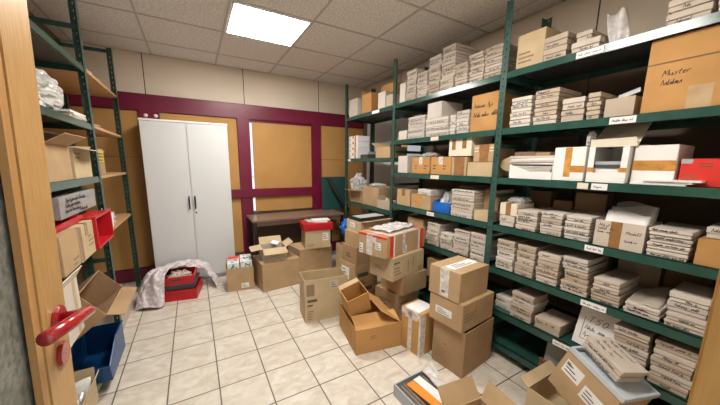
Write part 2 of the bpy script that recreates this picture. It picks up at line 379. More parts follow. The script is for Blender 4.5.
def sheet(name, mtl, f, nu, nv, parent=None, thick=.0008, smooth=True):
    vs = [f(i / nu, j / nv) for j in range(nv + 1) for i in range(nu + 1)]
    fs = [(j * (nu + 1) + i, j * (nu + 1) + i + 1, (j + 1) * (nu + 1) + i + 1, (j + 1) * (nu + 1) + i) for j in range(nv) for i in range(nu)]
    me = bpy.data.meshes.new(name); me.from_pydata([tuple(v) for v in vs], [], fs); me.materials.append(mtl)
    for p in me.polygons: p.use_smooth = smooth
    o = bpy.data.objects.new(name, me); COL.objects.link(o)
    if parent is not None: o.parent = parent
    s = o.modifiers.new('solid', 'SOLIDIFY'); s.thickness = thick; s.offset = 1
    return o
def crumple(name, mtl, loc, size, seed, amp=.35, parent=None, fl=0.0, sub=4, freq=2.2):
    bm = bmesh.new(); bmesh.ops.create_icosphere(bm, subdivisions=sub, radius=1)
    off = Vector((seed * 3.7, seed * 1.3, seed * 2.1))
    for v in bm.verts:
        p = v.co.copy(); n = noise.turbulence(p * freq + off, 4, True, noise_basis='BLENDER')
        p *= 1 + (n - .9) * amp
        if p.z < -.55: p.z = -.55 - fl * 0
        v.co = Vector((p.x * size[0] / 2, p.y * size[1] / 2, (p.z + .55) * size[2] / 1.55))
    me = bpy.data.meshes.new(name); bm.to_mesh(me); bm.free(); me.materials.append(mtl)
    o = bpy.data.objects.new(name, me); COL.objects.link(o); o.location = loc
    if parent is not None: o.parent = parent
    return o

# ================================================================== THE ROOM
X0, X1, Y0, Y1, ZC = -1.13, 2.66, 0.06, 4.40, 2.80
def sbox(name, m, *b, **k):
    return struct(MB().box(*b).build(name, m, **k))
sbox('floor', floor_mat(), X0 - .1, X1 + .1, -1.3, Y1 + .1, -.08, 0)
sbox('ceiling', ceil_mat(), X0 - .1, X1 + .1, Y0 - .18, Y1 + .1, ZC + .002, ZC + .08)
# exposed bars of the suspended ceiling
mb = MB()
gx = [-.335 + .6975 * k for k in range(-1, 5)]; gy = [3.30 + .655 * k for k in range(-5, 2)]
for x in gx: mb.box(x - .010, x + .010, Y0, Y1, ZC - .003, ZC + .004)
for y in gy: mb.box(X0, X1, y - .010, y + .010, ZC - .0035, ZC + .004)
struct(mb.build('trim_1', GRIDM))
# back wall: crimson frame, tan boards, cream panels above
wb = MB(); W0, W1 = .748, .776       # slit of daylight beside the blind
wb.box(X0 - .1, W0, Y1, Y1 + .08, 0, ZC); wb.box(W1 + .86, X1 + .1, Y1, Y1 + .08, 0, ZC)
wb.box(W0, W1 + .86, Y1, Y1 + .08, 2.14, ZC); wb.box(W0, W1 + .86, Y1, Y1 + .08, 0, .80)
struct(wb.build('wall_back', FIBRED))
mb = MB()
xs = [X0, -.43, .70, 1.82, X1]
for a, b in zip(xs[:-1], xs[1:]): mb.box(a + .005, b - .005, Y1 - .022, Y1 - .001, 2.335, ZC - .004)
struct(mb.build('trim_2', WALLP))
mb = MB()
for x in xs[1:-1]: mb.box(x - .006, x + .006, Y1 - .020, Y1 - .0005, 2.335, ZC - .004)
mb.box(X0, X1, Y1 - .020, Y1 - .0005, 2.325, 2.336)  # shadow line along the top of the head rail, painted as a dark strip
struct(mb.build('trim_3', JOINT_AND_SHADOW))
mb = MB()
mb.box(X0, X1, Y1 - .045, Y1 - .0005, 2.135, 2.325)                      # head rail
mb.box(-.52, -.315, Y1 - .05, Y1 - .001, .0, 2.14); mb.box(.585, W0, Y1 - .05, Y1 - .001, .0, 2.14)
mb.box(1.685, 1.845, Y1 - .05, Y1 - .001, .0, 2.14)
mb.box(.40, 1.70, Y1 - .066, Y1 - .046, 1.02, 1.148)
mb.box(W0 + .001, 1.69, Y1 - .02, Y1 + .06, 2.10, 2.135)                 # window head reveal
mb.box(X0, -.52, Y1 - .03, Y1 - .001, 0, .17); mb.box(1.845, X1, Y1 - .03, Y1 - .001, 0, .17)
struct(mb.build('trim_4', CRIM, bevel=.004))
mb = MB()
for a, b, z0, z1 in ((X0, -.525, .175, 1.58), (X0, -.525, 1.586, 2.13), (-.31, .58, .2, 2.13), (1.85, X1, .175, 1.585), (1.85, X1, 1.592, 2.13)):
    mb.box(a, b, Y1 - .018, Y1 - .001, z0, z1)
struct(mb.build('trim_5', FIBRE))
# window behind the blind
win = struct(bpy.data.objects.new('window_1', None)); COL.objects.link(win)
win.location = (1.2, Y1 + .05, 1.4)
MB().box(W0 - 1.2, W1 + .86 - 1.2, .0, .006, -.6, .74).build('window_pane', PANE, win)
MB().box(W1 + .008 - 1.2, 1.684 - 1.2, -.075, -.062, -.6, .70).build('window_blind', FIBRE, win)
mb = MB()
for z in (1.31, 1.00): mb.box(.752 - 1.2, .772 - 1.2, -.108, -.094, z - 1.4, z + .028 - 1.4)
mb.build('window_catch', WHITE, win)
# right wall
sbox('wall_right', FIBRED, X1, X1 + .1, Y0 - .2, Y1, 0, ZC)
mb = MB(); ys = [Y0, 1.10, 2.225, 3.35, Y1]
for a, b in zip(ys[:-1], ys[1:]): mb.box(X1 - .018, X1 - .001, a + .005, b - .005, 2.335, ZC - .004)
struct(mb.build('trim_6', WALLP))
mb = MB()
for y in ys[1:-1]: mb.box(X1 - .016, X1 - .0005, y - .005, y + .005, 0.1, ZC - .004)
mb.box(X1 - .016, X1 - .0005, Y0, Y1, 2.325, 2.336)
struct(mb.build('trim_7', JOINT_AND_SHADOW))
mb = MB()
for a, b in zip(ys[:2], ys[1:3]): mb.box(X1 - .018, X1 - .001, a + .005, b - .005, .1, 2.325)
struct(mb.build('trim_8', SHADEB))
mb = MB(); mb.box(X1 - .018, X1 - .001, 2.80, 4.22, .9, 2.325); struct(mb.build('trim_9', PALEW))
# left wall and front wall with the door opening
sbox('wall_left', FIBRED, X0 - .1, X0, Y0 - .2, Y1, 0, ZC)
mb = MB(); mb.box(X0, -.315, Y0 - .16, Y0, 0, ZC); mb.box(.655, X1, Y0 - .16, Y0, 0, ZC); mb.box(-.315, .655, Y0 - .16, Y0, 2.12, ZC)
struct(mb.build('wall_front', WALLP))
mb = MB()
mb.box(.60, .66, Y0 - .17, Y0 + .012, 0, 2.09); mb.box(.66, .72, Y0, Y0 + .012, 0, 2.15); mb.box(.588, .60, Y0 - .09, Y0 - .055, 0, 2.09)
mb.box(-.32, -.30, Y0 - .17, Y0 + .012, 0, 2.09); mb.box(-.32, .66, Y0 - .17, Y0 + .012, 2.09, 2.13)
struct(mb.build('trim_10', JAMB, bevel=.003))

# the open door leaf, standing at a right angle to its wall
dr = struct(bpy.data.objects.new('door_1', None)); COL.objects.link(dr); dr.location = (-.250, .0, .0)
dr.rotation_euler = (0, R(1.9), 0)
# local: leaf face at x = 0 facing +X, free edge at y = .775
dx = -.044
mb = MB(); ya, yb = -.07, .772
mb.box(-.04, 0, yb - .108, yb, .01, 2.07); mb.box(-.04, 0, ya, ya + .11, .01, 2.07)
mb.box(-.04, 0, ya + .11, yb - .108, 1.93, 2.07); mb.box(-.04, 0, ya + .11, yb - .108, .01, .30)
mb.M = Matrix.Translation((dx, 0, 0)); mb.v = [(v[0] + dx, v[1], v[2]) for v in mb.v]
leaf = mb.build('door_leaf', DOORW, dr, bevel=.003)
mb = MB(); gy0, gy1 = ya + .11, yb - .108
for x0, x1 in ((dx - .012, dx - .002), (dx - .040, dx - .030)):
    mb.box(x0, x1, gy1 - .022, gy1, .30, 1.93); mb.box(x0, x1, gy0, gy0 + .022, .30, 1.93)
    mb.box(x0, x1, gy0 + .022, gy1 - .022, .30, .322); mb.box(x0, x1, gy0 + .022, gy1 - .022, 1.908, 1.93)
mb.build('glazing_bead', BEAD, dr)
MB().box(dx - .027, dx - .016, gy0 + .004, gy1 - .004, .31, 1.92).build('door_pane', glass_mat(), dr)
mb = MB(); hy, hz = .722, 1.217
hd = MB().tube([(dx, hy, hz), (dx + .009, hy, hz)], .026, 20).build('rosette', HRED, dr, bevel=.002)
arc = [(dx + .008, hy, hz), (dx + .036, hy - .006, hz + .004)] + [(dx + .036 + .020 * math.sin(a), hy - .006 - .034 * (1 - math.cos(a)), hz + .004 + .012 * a) for a in (.4, .8, 1.2, 1.57)]
arc += [(dx + .054, hy - .10, hz + .034), (dx + .044, hy - .172, hz + .046)]
lv = MB().tube([Vector(p) for p in arc], .0112, 14).build('door_lever', HRED, dr, smooth=True)
MB().tube([(dx, hy, hz - .073), (dx + .008, hy, hz - .073)], .024, 20).build('key_rosette', HRED, dr, bevel=.002)

# ceiling lights
def ceiling_light(y, label):
    t = thing('ceiling_light', label, 'light', (.714, y, ZC - .004))
    w, d = .335, .312
    mb = MB(); mb.box(-w, w, -d, -d + .016, -.006, .004); mb.box(-w, w, d - .016, d, -.006, .004); mb.box(-w, -w + .016, -d + .016, d - .016, -.006, .004); mb.box(w - .016, w, -d + .016, d - .016, -.006, .004)
    mb.build('light_frame', WHITE, t)
    MB().box(-w + .016, w - .016, -d + .016, d - .016, -.003, .003).build('diffuser', LIGHT, t)
ceiling_light(2.975, 'square white ceiling light panel glowing above the floor boxes')
ceiling_light(1.01, 'square white ceiling light panel nearer the door')

# ================================================================== SHELVING
def angle_post(parent, x, y, z1, sx, sy, w=.05, m=GREEND):
    """slotted steel angle; flanges run from the corner (x, y) towards sx along X and sy along Y"""
    mb = MB(); t = .003; a, b, c = 0, .0222, .0278
    def flange(axis, s):
        def bx(u0, u1, z0, zz):
            u0, u1 = sorted((s * u0, s * u1))
            if axis == 'x': mb.box(u0, u1, *sorted((0, sy * t)), z0, zz)
            else: mb.box(*sorted((0, sx * t)), u0, u1, z0, zz)
        bx(a, b, 0, z1); bx(c, w, 0, z1)
        z = 0.0
        while z < z1:
            bx(b, c, z, min(z + .034, z1)); z += .05
    flange('x', sx); flange('y', sy)
    return mb.build('post', m, parent, loc=(x, y, 0))
def shelf(parent, x0, x1, y0, y1, z, front, m=GREEN, under=GREYST, lip=.045, lip_m=None):
    """steel shelf with turned-down lips; front is the x of the aisle edge"""
    mb = MB(); mb.box(x0, x1, y0, y1, z - .004, z)
    bx = x1 if abs(front - x0) < 1e-6 else x0
    s_ = 1 if front == x0 else -1
    for xx, sg in ((front, s_), (bx, -s_)):
        k = .0042      # the rolled lip leans out a little towards its foot
        mb.add([(xx, y0, z), (xx - sg * k, y0, z - lip), (xx + sg * .012, y0, z - lip), (xx + sg * .014, y0, z), (xx, y1, z), (xx - sg * k, y1, z - lip), (xx + sg * .012, y1, z - lip), (xx + sg * .014, y1, z)],
               [(0, 1, 2, 3), (7, 6, 5, 4), (0, 4, 5, 1), (1, 5, 6, 2), (2, 6, 7, 3), (3, 7, 4, 0)])
    for yy, sg in ((y0, 1), (y1, -1)): mb.box(x0 + .016, x1 - .016, *sorted((yy, yy + sg * .003)), z - lip, z - .004)
    o = mb.build('shelf', m, parent)
    MB().box(x0 + .016, x1 - .016, y0 + .005, y1 - .005, z - .0075, z - .0045).build('underside_panel', under, o)
    return o
def edge_label(sh, y, front, z, w=.085, h=.034, s=-1, m=WHITE, ink=True):
    mb = MB(); mb.box(*sorted((front + s * .0045, front + s * .0055)), y - w / 2, y + w / 2, z - h, z)
    l = mb.build('shelf_label', m, sh)
    if ink:
        rg = random.Random(int(y * 1000)); m2 = MB(); scribble(m2, -w / 2 + .01, w / 2 - .012, -h * .64, h * .34, 0, .0014, rg, 0.05)
        m2.v = [(front + s * .0062, (y + s * v[0]), z + v[2]) for v in m2.v]
        m2.build('label_writing', INK, l)
    return l
XR0, XR1 = 2.03, 2.52
rack = thing('shelving_rack', 'long green steel shelving rack packed with boxes along the right wall', 'shelving', (0, 0, 0))
PY = [.08, 1.402, 2.705, 3.86]
for y in PY:
    angle_post(rack, XR0 - .004, y, 2.66, 1, -1 if y > .5 else 1); angle_post(rack, XR1 + .004, y, 2.66, -1, -1)
SH = {}
for bay, (ya, yb) in enumerate(((PY[0], PY[1] - .052), (PY[1] + .003, PY[2] - .052))):
    for k, z in SZ.items(): SH[k, bay] = shelf(rack, XR0, XR1, ya, yb, z, XR0)
for k, z in ((1, 2.185), (2, 1.60), (3, .965), (4, .36)): SH[k, 2] = shelf(rack, XR0, XR1, PY[2] + .003, PY[3] - .003, z, XR0)
for y in (PY[1], PY[2]):
    for z in (.95, 1.3, 1.68, 2.08): MB().box(XR0 + .045, XR1 - .045, y - .030, y - .026, z - .03, z).build('side_brace', GREEND, rack)
for sh, bay, y, w, m in ((1, 0, .86, .13, WHITE), (2, 0, .665, .11, WHITE), (3, 0, .72, .075, WHITE), (3, 0, .80, .055, CREAM), (4, 0, .70, .09, WHITE), (5, 0, .66, .125, WHITE), (6, 0, .775, .13, WHITE),
                      (2, 1, 2.03, .10, CREAM), (3, 1, 2.00, .11, CREAM), (4, 1, 2.03, .10, WHITE), (2, 2, 3.72, .08, WHITE), (1, 2, 3.05, .16, WHITE)):
    z = {(2, 2): 1.6, (1, 2): 2.185}.get((sh, bay), SZ[sh])
    edge_label(SH[sh, bay], y, XR0, z - .006, w, .036, m=m, ink=(m is WHITE and bay < 2))

XL = -.645
lrack = thing('shelving_rack', 'green steel shelving rack along the left wall behind the door', 'shelving', (0, 0, 0))
LY = [1.62, 2.955, 4.0]
for y in LY:
    angle_post(lrack, XL + .005, y, 2.68, -1, -1); angle_post(lrack, -1.095, y, 2.68, 1, -1)
LZ = {1: 2.21, 2: 1.80, 3: 1.41, 4: .95, 7: .09}
for k, z in LZ.items(): shelf(lrack, -1.09, XL, LY[0], LY[1] - .052, z, XL)
for k in (1, 2, 3, 4): MB().box(-1.085, XL - .002, LY[1] + .004, LY[2] - .004, LZ[k] - .022, LZ[k]).build('wooden_shelf', BOARD, lrack)
for a, b in ((LY[2], 2.66), (LY[1], .74), (LY[1], 2.50)): MB().box(-1.09, XL - .005, a - .013, a - .008, b - .035, b).build('cross_bar', GREEND, lrack)

# ================================================================== FURNITURE
cab = thing('wardrobe_cabinet', 'tall white two-door cupboard against the back wall', 'cupboard', (-.035, 4.2, 0))
cw, cd, ch = .905, .36, 1.985
mb = MB(); mb.box(-cw / 2, cw / 2, -cd / 2 + .021, cd / 2, .05, ch); mb.box(-cw / 2 + .01, cw / 2 - .01, -cd / 2 + .035, cd / 2 - .01, 0, .05); mb.build('carcass', LOCK, cab, bevel=.002)
MB().box(-cw / 2 - .006, cw / 2 + .006, -cd / 2 - .004, cd / 2, ch, ch + .022).build('top_panel', WHITE, cab, bevel=.002)
for s in (-1, 1):
    x0, x1 = sorted((s * .0025, s * (cw / 2 - .001)))
    d = MB().box(x0, x1, -cd / 2, -cd / 2 + .02, .055, ch - .004).build('cupboard_door', LOCK, cab, bevel=.002)
    xx = s * .032
    MB().tube([(xx, -cd / 2, .955), (xx, -cd / 2 - .022, .965), (xx, -cd / 2 - .028, 1.03), (xx, -cd / 2 - .022, 1.095), (xx, -cd / 2, 1.105)], .0085, 8).build('bow_handle', BLACK, d, smooth=True)
    if s > 0: MB().tube([(xx, -cd / 2, .90), (xx, -cd / 2 - .006, .90)], .011, 12).build('keyhole', BLACK, d)
for i, (x, lab) in enumerate(((-.385, 'small white furniture glide on top of the cupboard, left'), (-.29, 'small white furniture glide on top of the cupboard, right'))):
    t = thing('furniture_glide', lab, 'glide', (-.035 + x, 4.06, ch + .022), group='glides on the cupboard')
    MB().tube([(0, 0, 0), (0, 0, .022)], .006, 8).build('stem', CHROME, t)
    MB().tube([(0, 0, .022), (0, 0, .03), (0, 0, .046), (0, 0, .054)], [.010, .019, .019, .010], 12).build('foot', WHITE, t, smooth=True)

tb = thing('work_table', 'dark brown wooden table below the covered window', 'table', (1.325, 4.09, 0))
tw, td, th = 1.38, .50, .765
MB().box(-tw / 2, tw / 2, -td / 2, td / 2, th - .028, th).build('tabletop', DESK, tb, bevel=.002)
for sx in (-1, 1):
    for sy in (-1, 1): MB().box(*sorted((sx * (tw / 2 - .015), sx * (tw / 2 - .06))), *sorted((sy * (td / 2 - .015), sy * (td / 2 - .06))), 0, th - .028).build('leg', BLACK, tb)
mb = MB(); mb.box(-tw / 2 + .06, tw / 2 - .06, td / 2 - .05, td / 2 - .03, th - .12, th - .028); mb.box(-tw / 2 + .06, tw / 2 - .06, -td / 2 + .03, -td / 2 + .05, th - .09, th - .028); mb.build('apron', DESK, tb)

cb = thing('chalkboard', 'dark green board standing on the right end of the table', 'board', (2.035, 4.255, .765), rot=(R(-6), 0, 0))
MB().box(-.20, .22, -.008, .008, 0, .53).build('board_panel', CHALK, cb)
mb = MB(); mb.box(-.215, -.20, -.012, .012, 0, .53); mb.box(.22, .235, -.012, .012, 0, .53); mb.box(-.215, .235, -.012, .012, .53, .545); mb.build('board_frame', DGREY, cb)
pole = MB().box(-.03, .03, -.014, .014, 0, .62).build('steel_bar', BLACK, None, bevel=.003, loc=(2.16, 4.00, .768), rot=(R(-20), R(-26), 0))
tag(pole, 'black flat bar leaning across the green board', 'bar')
#@@SECTION3
# ================================================================== ON THE RIGHT RACK
def rb(label, sh, y0, y1, h, d=.30, m=TAN, x=XF, z0=None, flaps=None, rz=0.0, **k):
    """carton on the right rack: front towards the aisle, between y0 (right in view) and y1"""
    z = SZ[sh] if z0 is None else z0
    return carton(label, (x + d / 2, (y0 + y1) / 2, z + .0008), FRONT_R + rz, y1 - y0, d, h, m, flaps, **k)
NTH = ['first', 'second', 'third', 'fourth', 'fifth', 'sixth', 'seventh', 'eighth']
# --- top shelf, far bay to near bay
rb('white carton at the far left end of the top shelf', 1, 3.55, 3.78, .235, .22, WCARD[2], z0=2.185, group='cartons on the top shelf')
rb('orange open-topped carton on the far top shelf', 1, 3.19, 3.42, .24, .22, ORANGE, z0=2.185, flaps={'left': (.06, 10)}, group='cartons on the top shelf')
rb('taller orange carton standing beside the open orange one, far top shelf', 1, 2.92, 3.18, .32, .24, ORANGE, z0=2.185, x=2.19, group='cartons on the top shelf')
rb('small white carton in front of the tall orange carton, top shelf', 1, 2.885, 3.04, .19, .12, WCARD[2], z0=2.185, group='cartons on the top shelf')
rb('small beige carton left of the far post, top shelf', 1, 2.735, 2.865, .13, .12, WCARD[3], z0=2.185, group='cartons on the top shelf')
rb('white carton just right of the far post, top shelf', 1, 2.52, 2.615, .20, .20, WCARD[2], group='cartons on the top shelf')
for i, (a, b, H, n) in enumerate(((2.345, 2.508, .325, 6), (2.185, 2.340, .265, 5), (2.022, 2.182, .365, 7), (1.855, 2.018, .40, 7), (1.712, 1.850, .21, 4), (1.568, 1.709, .245, 5), (1.408, 1.565, .252, 5))):
    stack(1, a, b, n, f'{NTH[i]} stack right of far post', H, d=(.32, .30, .33, .34, .28, .30, .31)[i], pal=(0, 1, 3, 0))
rb('cardboard carton beside the middle post on the top shelf', 1, 1.135, 1.318, .225, .33, PALE, x=2.065, tape=.05, marks=[('printed_text', FADED, 'front', .08, .75, .18, .55)])
stack(1, .982, 1.128, 2, 'stack right of the cardboard carton', .155, d=.27, pal=(0, 3))
stack(1, .820, .972, 1, 'wide one behind the leaning film', .06, d=.25, pal=(0,))
stack(1, .868, .962, 1, 'narrow one on the wide card box', .055, d=.20, pal=(1,), z0=2.246, x=2.07)
o = sheet('plastic_film', FILM, lambda u, v: Vector((2.10 + .05 * v + .012 * math.sin(9 * u + 3 * v), .715 + .085 * u + .05 * v, 2.188 + .19 * v + .01 * v * math.sin(7 * u))), 14, 14)
tag(o, 'crinkled clear plastic sheet leaning up on the top shelf', 'plastic')
stack(1, .425, .578, 4, 'stack cut by the picture edge, left one', .262, d=.30, pal=(0, 1), word0=None)
stack(1, .262, .419, 4, 'stack cut by the picture edge, right one', .262, d=.30, pal=(0, 3))
# --- second shelf down
rb('low white carton right of the far post, second shelf down', 2, 2.47, 2.61, .095, .18, WCARD[2])
stack(2, 2.195, 2.458, 4, 'first stack right of far post', .225, pal=(2, 4))
stack(2, 1.888, 2.185, 3, 'second stack right of far post', .17, pal=(2, 4))
rb('white open-ended carton on top of the second stack, second shelf down', 2, 1.985, 2.168, .14, .28, WCARD[2], z0=SZ[2] + .172)
stack(2, 1.808, 1.882, 3, 'narrow stack left of a wider one', .17, d=.2, pal=(2, 4))
stack(2, 1.666, 1.802, 3, 'stack left of the orange carton', .19, pal=(4, 4, 2))
t = rb('bright orange carton with two lines of handwriting beside the middle post', 2, 1.408, 1.655, .285, .30, ORANGE)
write_on(t, .30, [(None, -.10, .06, .185, .036), (None, -.10, .12, .115, .034)], .0042)
stack(2, 1.158, 1.312, 4, 'first stack right of middle post', .205, d=.26)
stack(2, .996, 1.150, 4, 'second stack right of middle post', .222, d=.30, pal=(0, 3))
stack(2, .856, .988, 2, 'third stack right of middle post', .14, d=.28, pal=(0, 3))
stack(2, .775, .850, 3, 'fourth stack right of middle post', .15, d=.22, pal=(3, 0))
t = carton('open beige tray of papers on the second shelf down', (2.06 + .12, .70, SZ[2] + .001), FRONT_R, .125, .24, .10, WCARD[3], {})
o = MB().slab((-.045, -.08, 0), (.045, -.09, .02), (.045, .08, .02), (-.045, .07, 0), .002).build('paper_stack', WHITE, None, loc=(2.17, .70, SZ[2] + .125), rot=(R(18), R(-8), R(-75)))
tag(o, 'white papers sticking up out of the beige tray', 'papers')
t = rb('very large brown carton filling the second shelf at the picture edge', 2, .22, .608, .345, .42, ORANGE, marks=[('packing_tape', CTAPE, 'front', .40, .60, 0, .30), ('lid_seam', DARKC, 'front', 0, 1, .655, .675)])
write_on(t, .42, [('Muster', -.135, 0, .168, .026), (None, -.135, -.04, .125, .024), ('a5t', .11, 0, .14, .024)], .0024)
# --- third shelf down
rb('white carton right of the far post, third shelf down', 3, 2.44, 2.60, .185, .25, WCARD[2])
rb('brown taped carton, left of two twins, third shelf down', 3, 2.10, 2.36, .165, .28, ORANGE, tape=.05, tape_m=GTAPE, seam='y', marks=[('printed_text', PRINT, 'front', .16, .36, .3, .6), ('printed_text', PRINT, 'front', .68, .9, .3, .6)])
o = crumple('bubble_wrap', BUBBLE, (2.18, 2.22, SZ[3] + .170), (.22, .24, .05), 3); tag(o, 'sheet of bubble wrap on the left taped carton, third shelf down', 'bubble wrap')
rb('brown taped carton, right of two twins, third shelf down', 3, 1.83, 2.085, .165, .28, ORANGE, tape=.05, tape_m=GTAPE, seam='y', marks=[('printed_text', PRINT, 'front', .12, .34, .3, .65), ('printed_text', PRINT, 'front', .62, .8, .3, .6)])
rb('brown carton with dark tape below the white carton', 3, 1.66, 1.825, .16, .28, TAN, tape=.11, tape_m=BTAPE, seam='y', marks=[('packing_tape', BTAPE, 'front', .2, .85, 0, 1)])
rb('white carton with two brown tape strips, raised on brown cartons', 3, 1.625, 1.868, .175, .26, CREAM, z0=SZ[3] + .1695, marks=[('packing_tape', BTAPE, 'front', .14, .31, .32, 1), ('packing_tape', BTAPE, 'front', .60, .78, .36, 1)])
rb('low wide brown carton at the foot of the taped one, left of middle post', 3, 1.408, 1.652, .115, .30, PALE)
rb('brown carton with wide dark tape standing on the low carton', 3, 1.408, 1.60, .135, .26, TAN, z0=SZ[3] + .119, tape=.09, tape_m=BTAPE, seam='y', marks=[('packing_tape', BTAPE, 'front', .30, .72, 0, 1), ('printed_text', CREAM, 'front', .05, .28, .6, .95), ('printed_text', CREAM, 'front', .75, .98, .6, .95)])
t = carton('pale carton with round-cornered flap beside the middle post', (2.255, 1.305, SZ[3] + .001), FRONT_R, .03, .24, .155, DARKC, {})
mb = MB(); pts = [(-.10 * math.sin(a), .10 + .055 * math.cos(a)) for a in (0, .4, .8, 1.2, 1.57, 1.9, 2.3, 2.7, 3.1416)]
mb.add([(x, -.152, z) for x, z in pts] + [(x, -.149, z) for x, z in pts], [tuple(range(9)), tuple(range(17, 8, -1))] + [(i, i + 9, i + 10, i + 1) for i in range(8)])
mb.v = [(x + .012, y, z) for x, y, z in mb.v]; mb.build('flap', PALE, t)
# paper trays
t = thing('paper_tray', 'white cut-away magazine tray stuffed with papers, third shelf down', 'tray', (2.20, 1.135, SZ[3] + .001), FRONT_R)
mb = MB(); mb.box(-.145, .145, -.145, -.141, 0, .05); mb.box(-.145, .145, .141, .145, 0, .10); mb.box(-.145, -.141, -.141, .141, 0, .10); mb.box(.141, .145, -.141, .141, 0, .10); mb.box(-.141, .141, -.141, .141, 0, .004)
mb.add([(-.145, -.146, .05), (.0, -.146, .05), (-.145, -.146, .10), (-.145, -.142, .05), (.0, -.142, .05), (-.145, -.142, .10)], [(0, 1, 2), (5, 4, 3), (0, 2, 5, 3), (1, 4, 5, 2)])
mb.build('tray_shell', WHITE, t)
mb = MB(); rg = random.Random(4)
for i in range(8): a = rg.uniform(-.006, .002); mb.box(-.137 + a, .135 + a, -.139 + a * .5, .135, .008 + i * .0105, .0165 + i * .0105)
pp = mb.build('paper_layers', WCARD[4], t); pp['kind'] = 'stuff'
for i in range(4):
    o = MB().box(-.15, .15, -.14, .14, 0, .014).build('paper_pad', (WHITE, WCARD[4], WHITE, WCARD[2])[i], None, loc=(2.195 + (.004, -.006, .0, -.004)[i], 1.130 + (0, .01, -.006, .004)[i], SZ[3] + .1022 + i * .0146), rot=(0, 0, FRONT_R + (.0, .03, -.02, .015)[i]))
    tag(o, f'white pad of paper, {ordname(i, 4)} of the pads on the magazine tray', 'paper pad', 'paper pads on the third shelf')
for i, (y, w, h, z) in enumerate(((1.20, .14, .028, .162), (1.08, .09, .022, .162))):
    o = MB().box(-w / 2, w / 2, -.09, .09, 0, h).build('brown_book', DARKC if i == 0 else BROWN, None, bevel=.001, loc=(2.17, y, SZ[3] + z), rot=(0, 0, FRONT_R + .05))
    tag(o, ('thick brown book lying on the paper pads', 'thin brown book beside the thick one on the paper pads')[i], 'book', 'books on the paper pads')
rb('white carton with crossed amber tape and torn film, third shelf down', 3, .815, .985, .205, .28, WHITE, marks=[('packing_tape', OTAPE, 'front', .36, .58, .12, 1), ('packing_tape', OTAPE, 'front', .58, 1, .26, .46)])
o = crumple('plastic_film', FILM, (2.12, .825, SZ[3] + .215), (.10, .045, .09), 11); tag(o, 'torn clear film bunched between two white cartons', 'plastic')
t = rb('open-fronted white carton of papers with raised lid', 3, .622, .80, .20, .30, WHITE, flaps={'back': (.02, 0)}, inside=None)
# recessed papers shown through the cut-out front: rebuild the front as a frame
for c in list(t.children):
    if c.name.startswith('carton_body'):
        w, d, h = .178, .30, .20; mb = MB(); q = .005
        mb.box(-w / 2, w / 2, d / 2 - q, d / 2, 0, h); mb.box(-w / 2, -w / 2 + q, -d / 2 + q, d / 2 - q, 0, h); mb.box(w / 2 - q, w / 2, -d / 2 + q, d / 2 - q, 0, h); mb.box(-w / 2 + q, w / 2 - q, -d / 2 + q, d / 2 - q, 0, .006)
        mb.box(-w / 2, -w / 2 + .028, -d / 2, -d / 2 + q, 0, h); mb.box(w / 2 - .028, w / 2, -d / 2, -d / 2 + q, 0, h); mb.box(-w / 2 + .028, w / 2 - .028, -d / 2, -d / 2 + q, 0, .055)
        me = bpy.data.meshes.new('carton_body'); me.from_pydata(mb.v, [], mb.f); me.materials.append(WHITE); c.data = me
for s in (-1, 1): MB().box(*sorted((s * .055, s * .0905)), -.1512, -.1502, .06, .085).build('packing_tape', OTAPE, t)
mb = MB(); mb.slab((-.10, -.12, .20), (.11, -.12, .20), (.11, .03, .345), (-.10, .05, .33), .004); mb.slab((-.10, -.12, .20), (-.10, -.123, .245), (.10, -.123, .25), (.11, -.12, .20), .003); mb.build('raised_lid', CREAM, t)
rg = random.Random(9)
for i in range(6):
    o = MB().box(-.075, .075, -.13, .13, 0, .018).build('paper_bundle', (WHITE, WCARD[4], DGREY, WHITE, WHITE, GREYP)[(i * 2) % 6 if i < 5 else 5], None, loc=(2.20 + rg.uniform(-.004, .004), .711, SZ[3] + .009 + i * .0187), rot=(0, 0, FRONT_R))
    tag(o, f'paper bundle inside the open-fronted white carton, {ordname(i, 6)}', 'papers', 'papers in the open-fronted carton')
rb('white carton with one amber tape band at the near third shelf', 3, .452, .612, .20, .26, WHITE, x=2.09, marks=[('packing_tape', OTAPE, 'front', 0, 1, .36, .62)])
for i, (y, x, r) in enumerate(((.50, 2.085, .2), (.475, 2.09, -.15), (.45, 2.08, .05))):
    o = MB().box(-.10, .10, -.04, .04, 0, .009).build('paper_bundle', WHITE, None, loc=(x, y, SZ[3] + .001 + i * .0095), rot=(0, 0, FRONT_R + r * .3))
    tag(o, f'white papers lying before the taped carton, {ordname(i, 3)} layer, near shelf edge', 'papers', 'papers on the third shelf edge')
t = rb('bright red box with grey taped corners on the third shelf', 3, .25, .44, .13, .26, REDC, x=2.11, marks=[('packing_tape', GREYP, 'front', 0, .2, .84, 1), ('packing_tape', GREYP, 'front', .82, 1, .84, 1), ('printed_text', DARKC, 'front', .3, .7, .72, .9), ('printed_text', DARKC, 'front', .06, .34, .2, .5)])
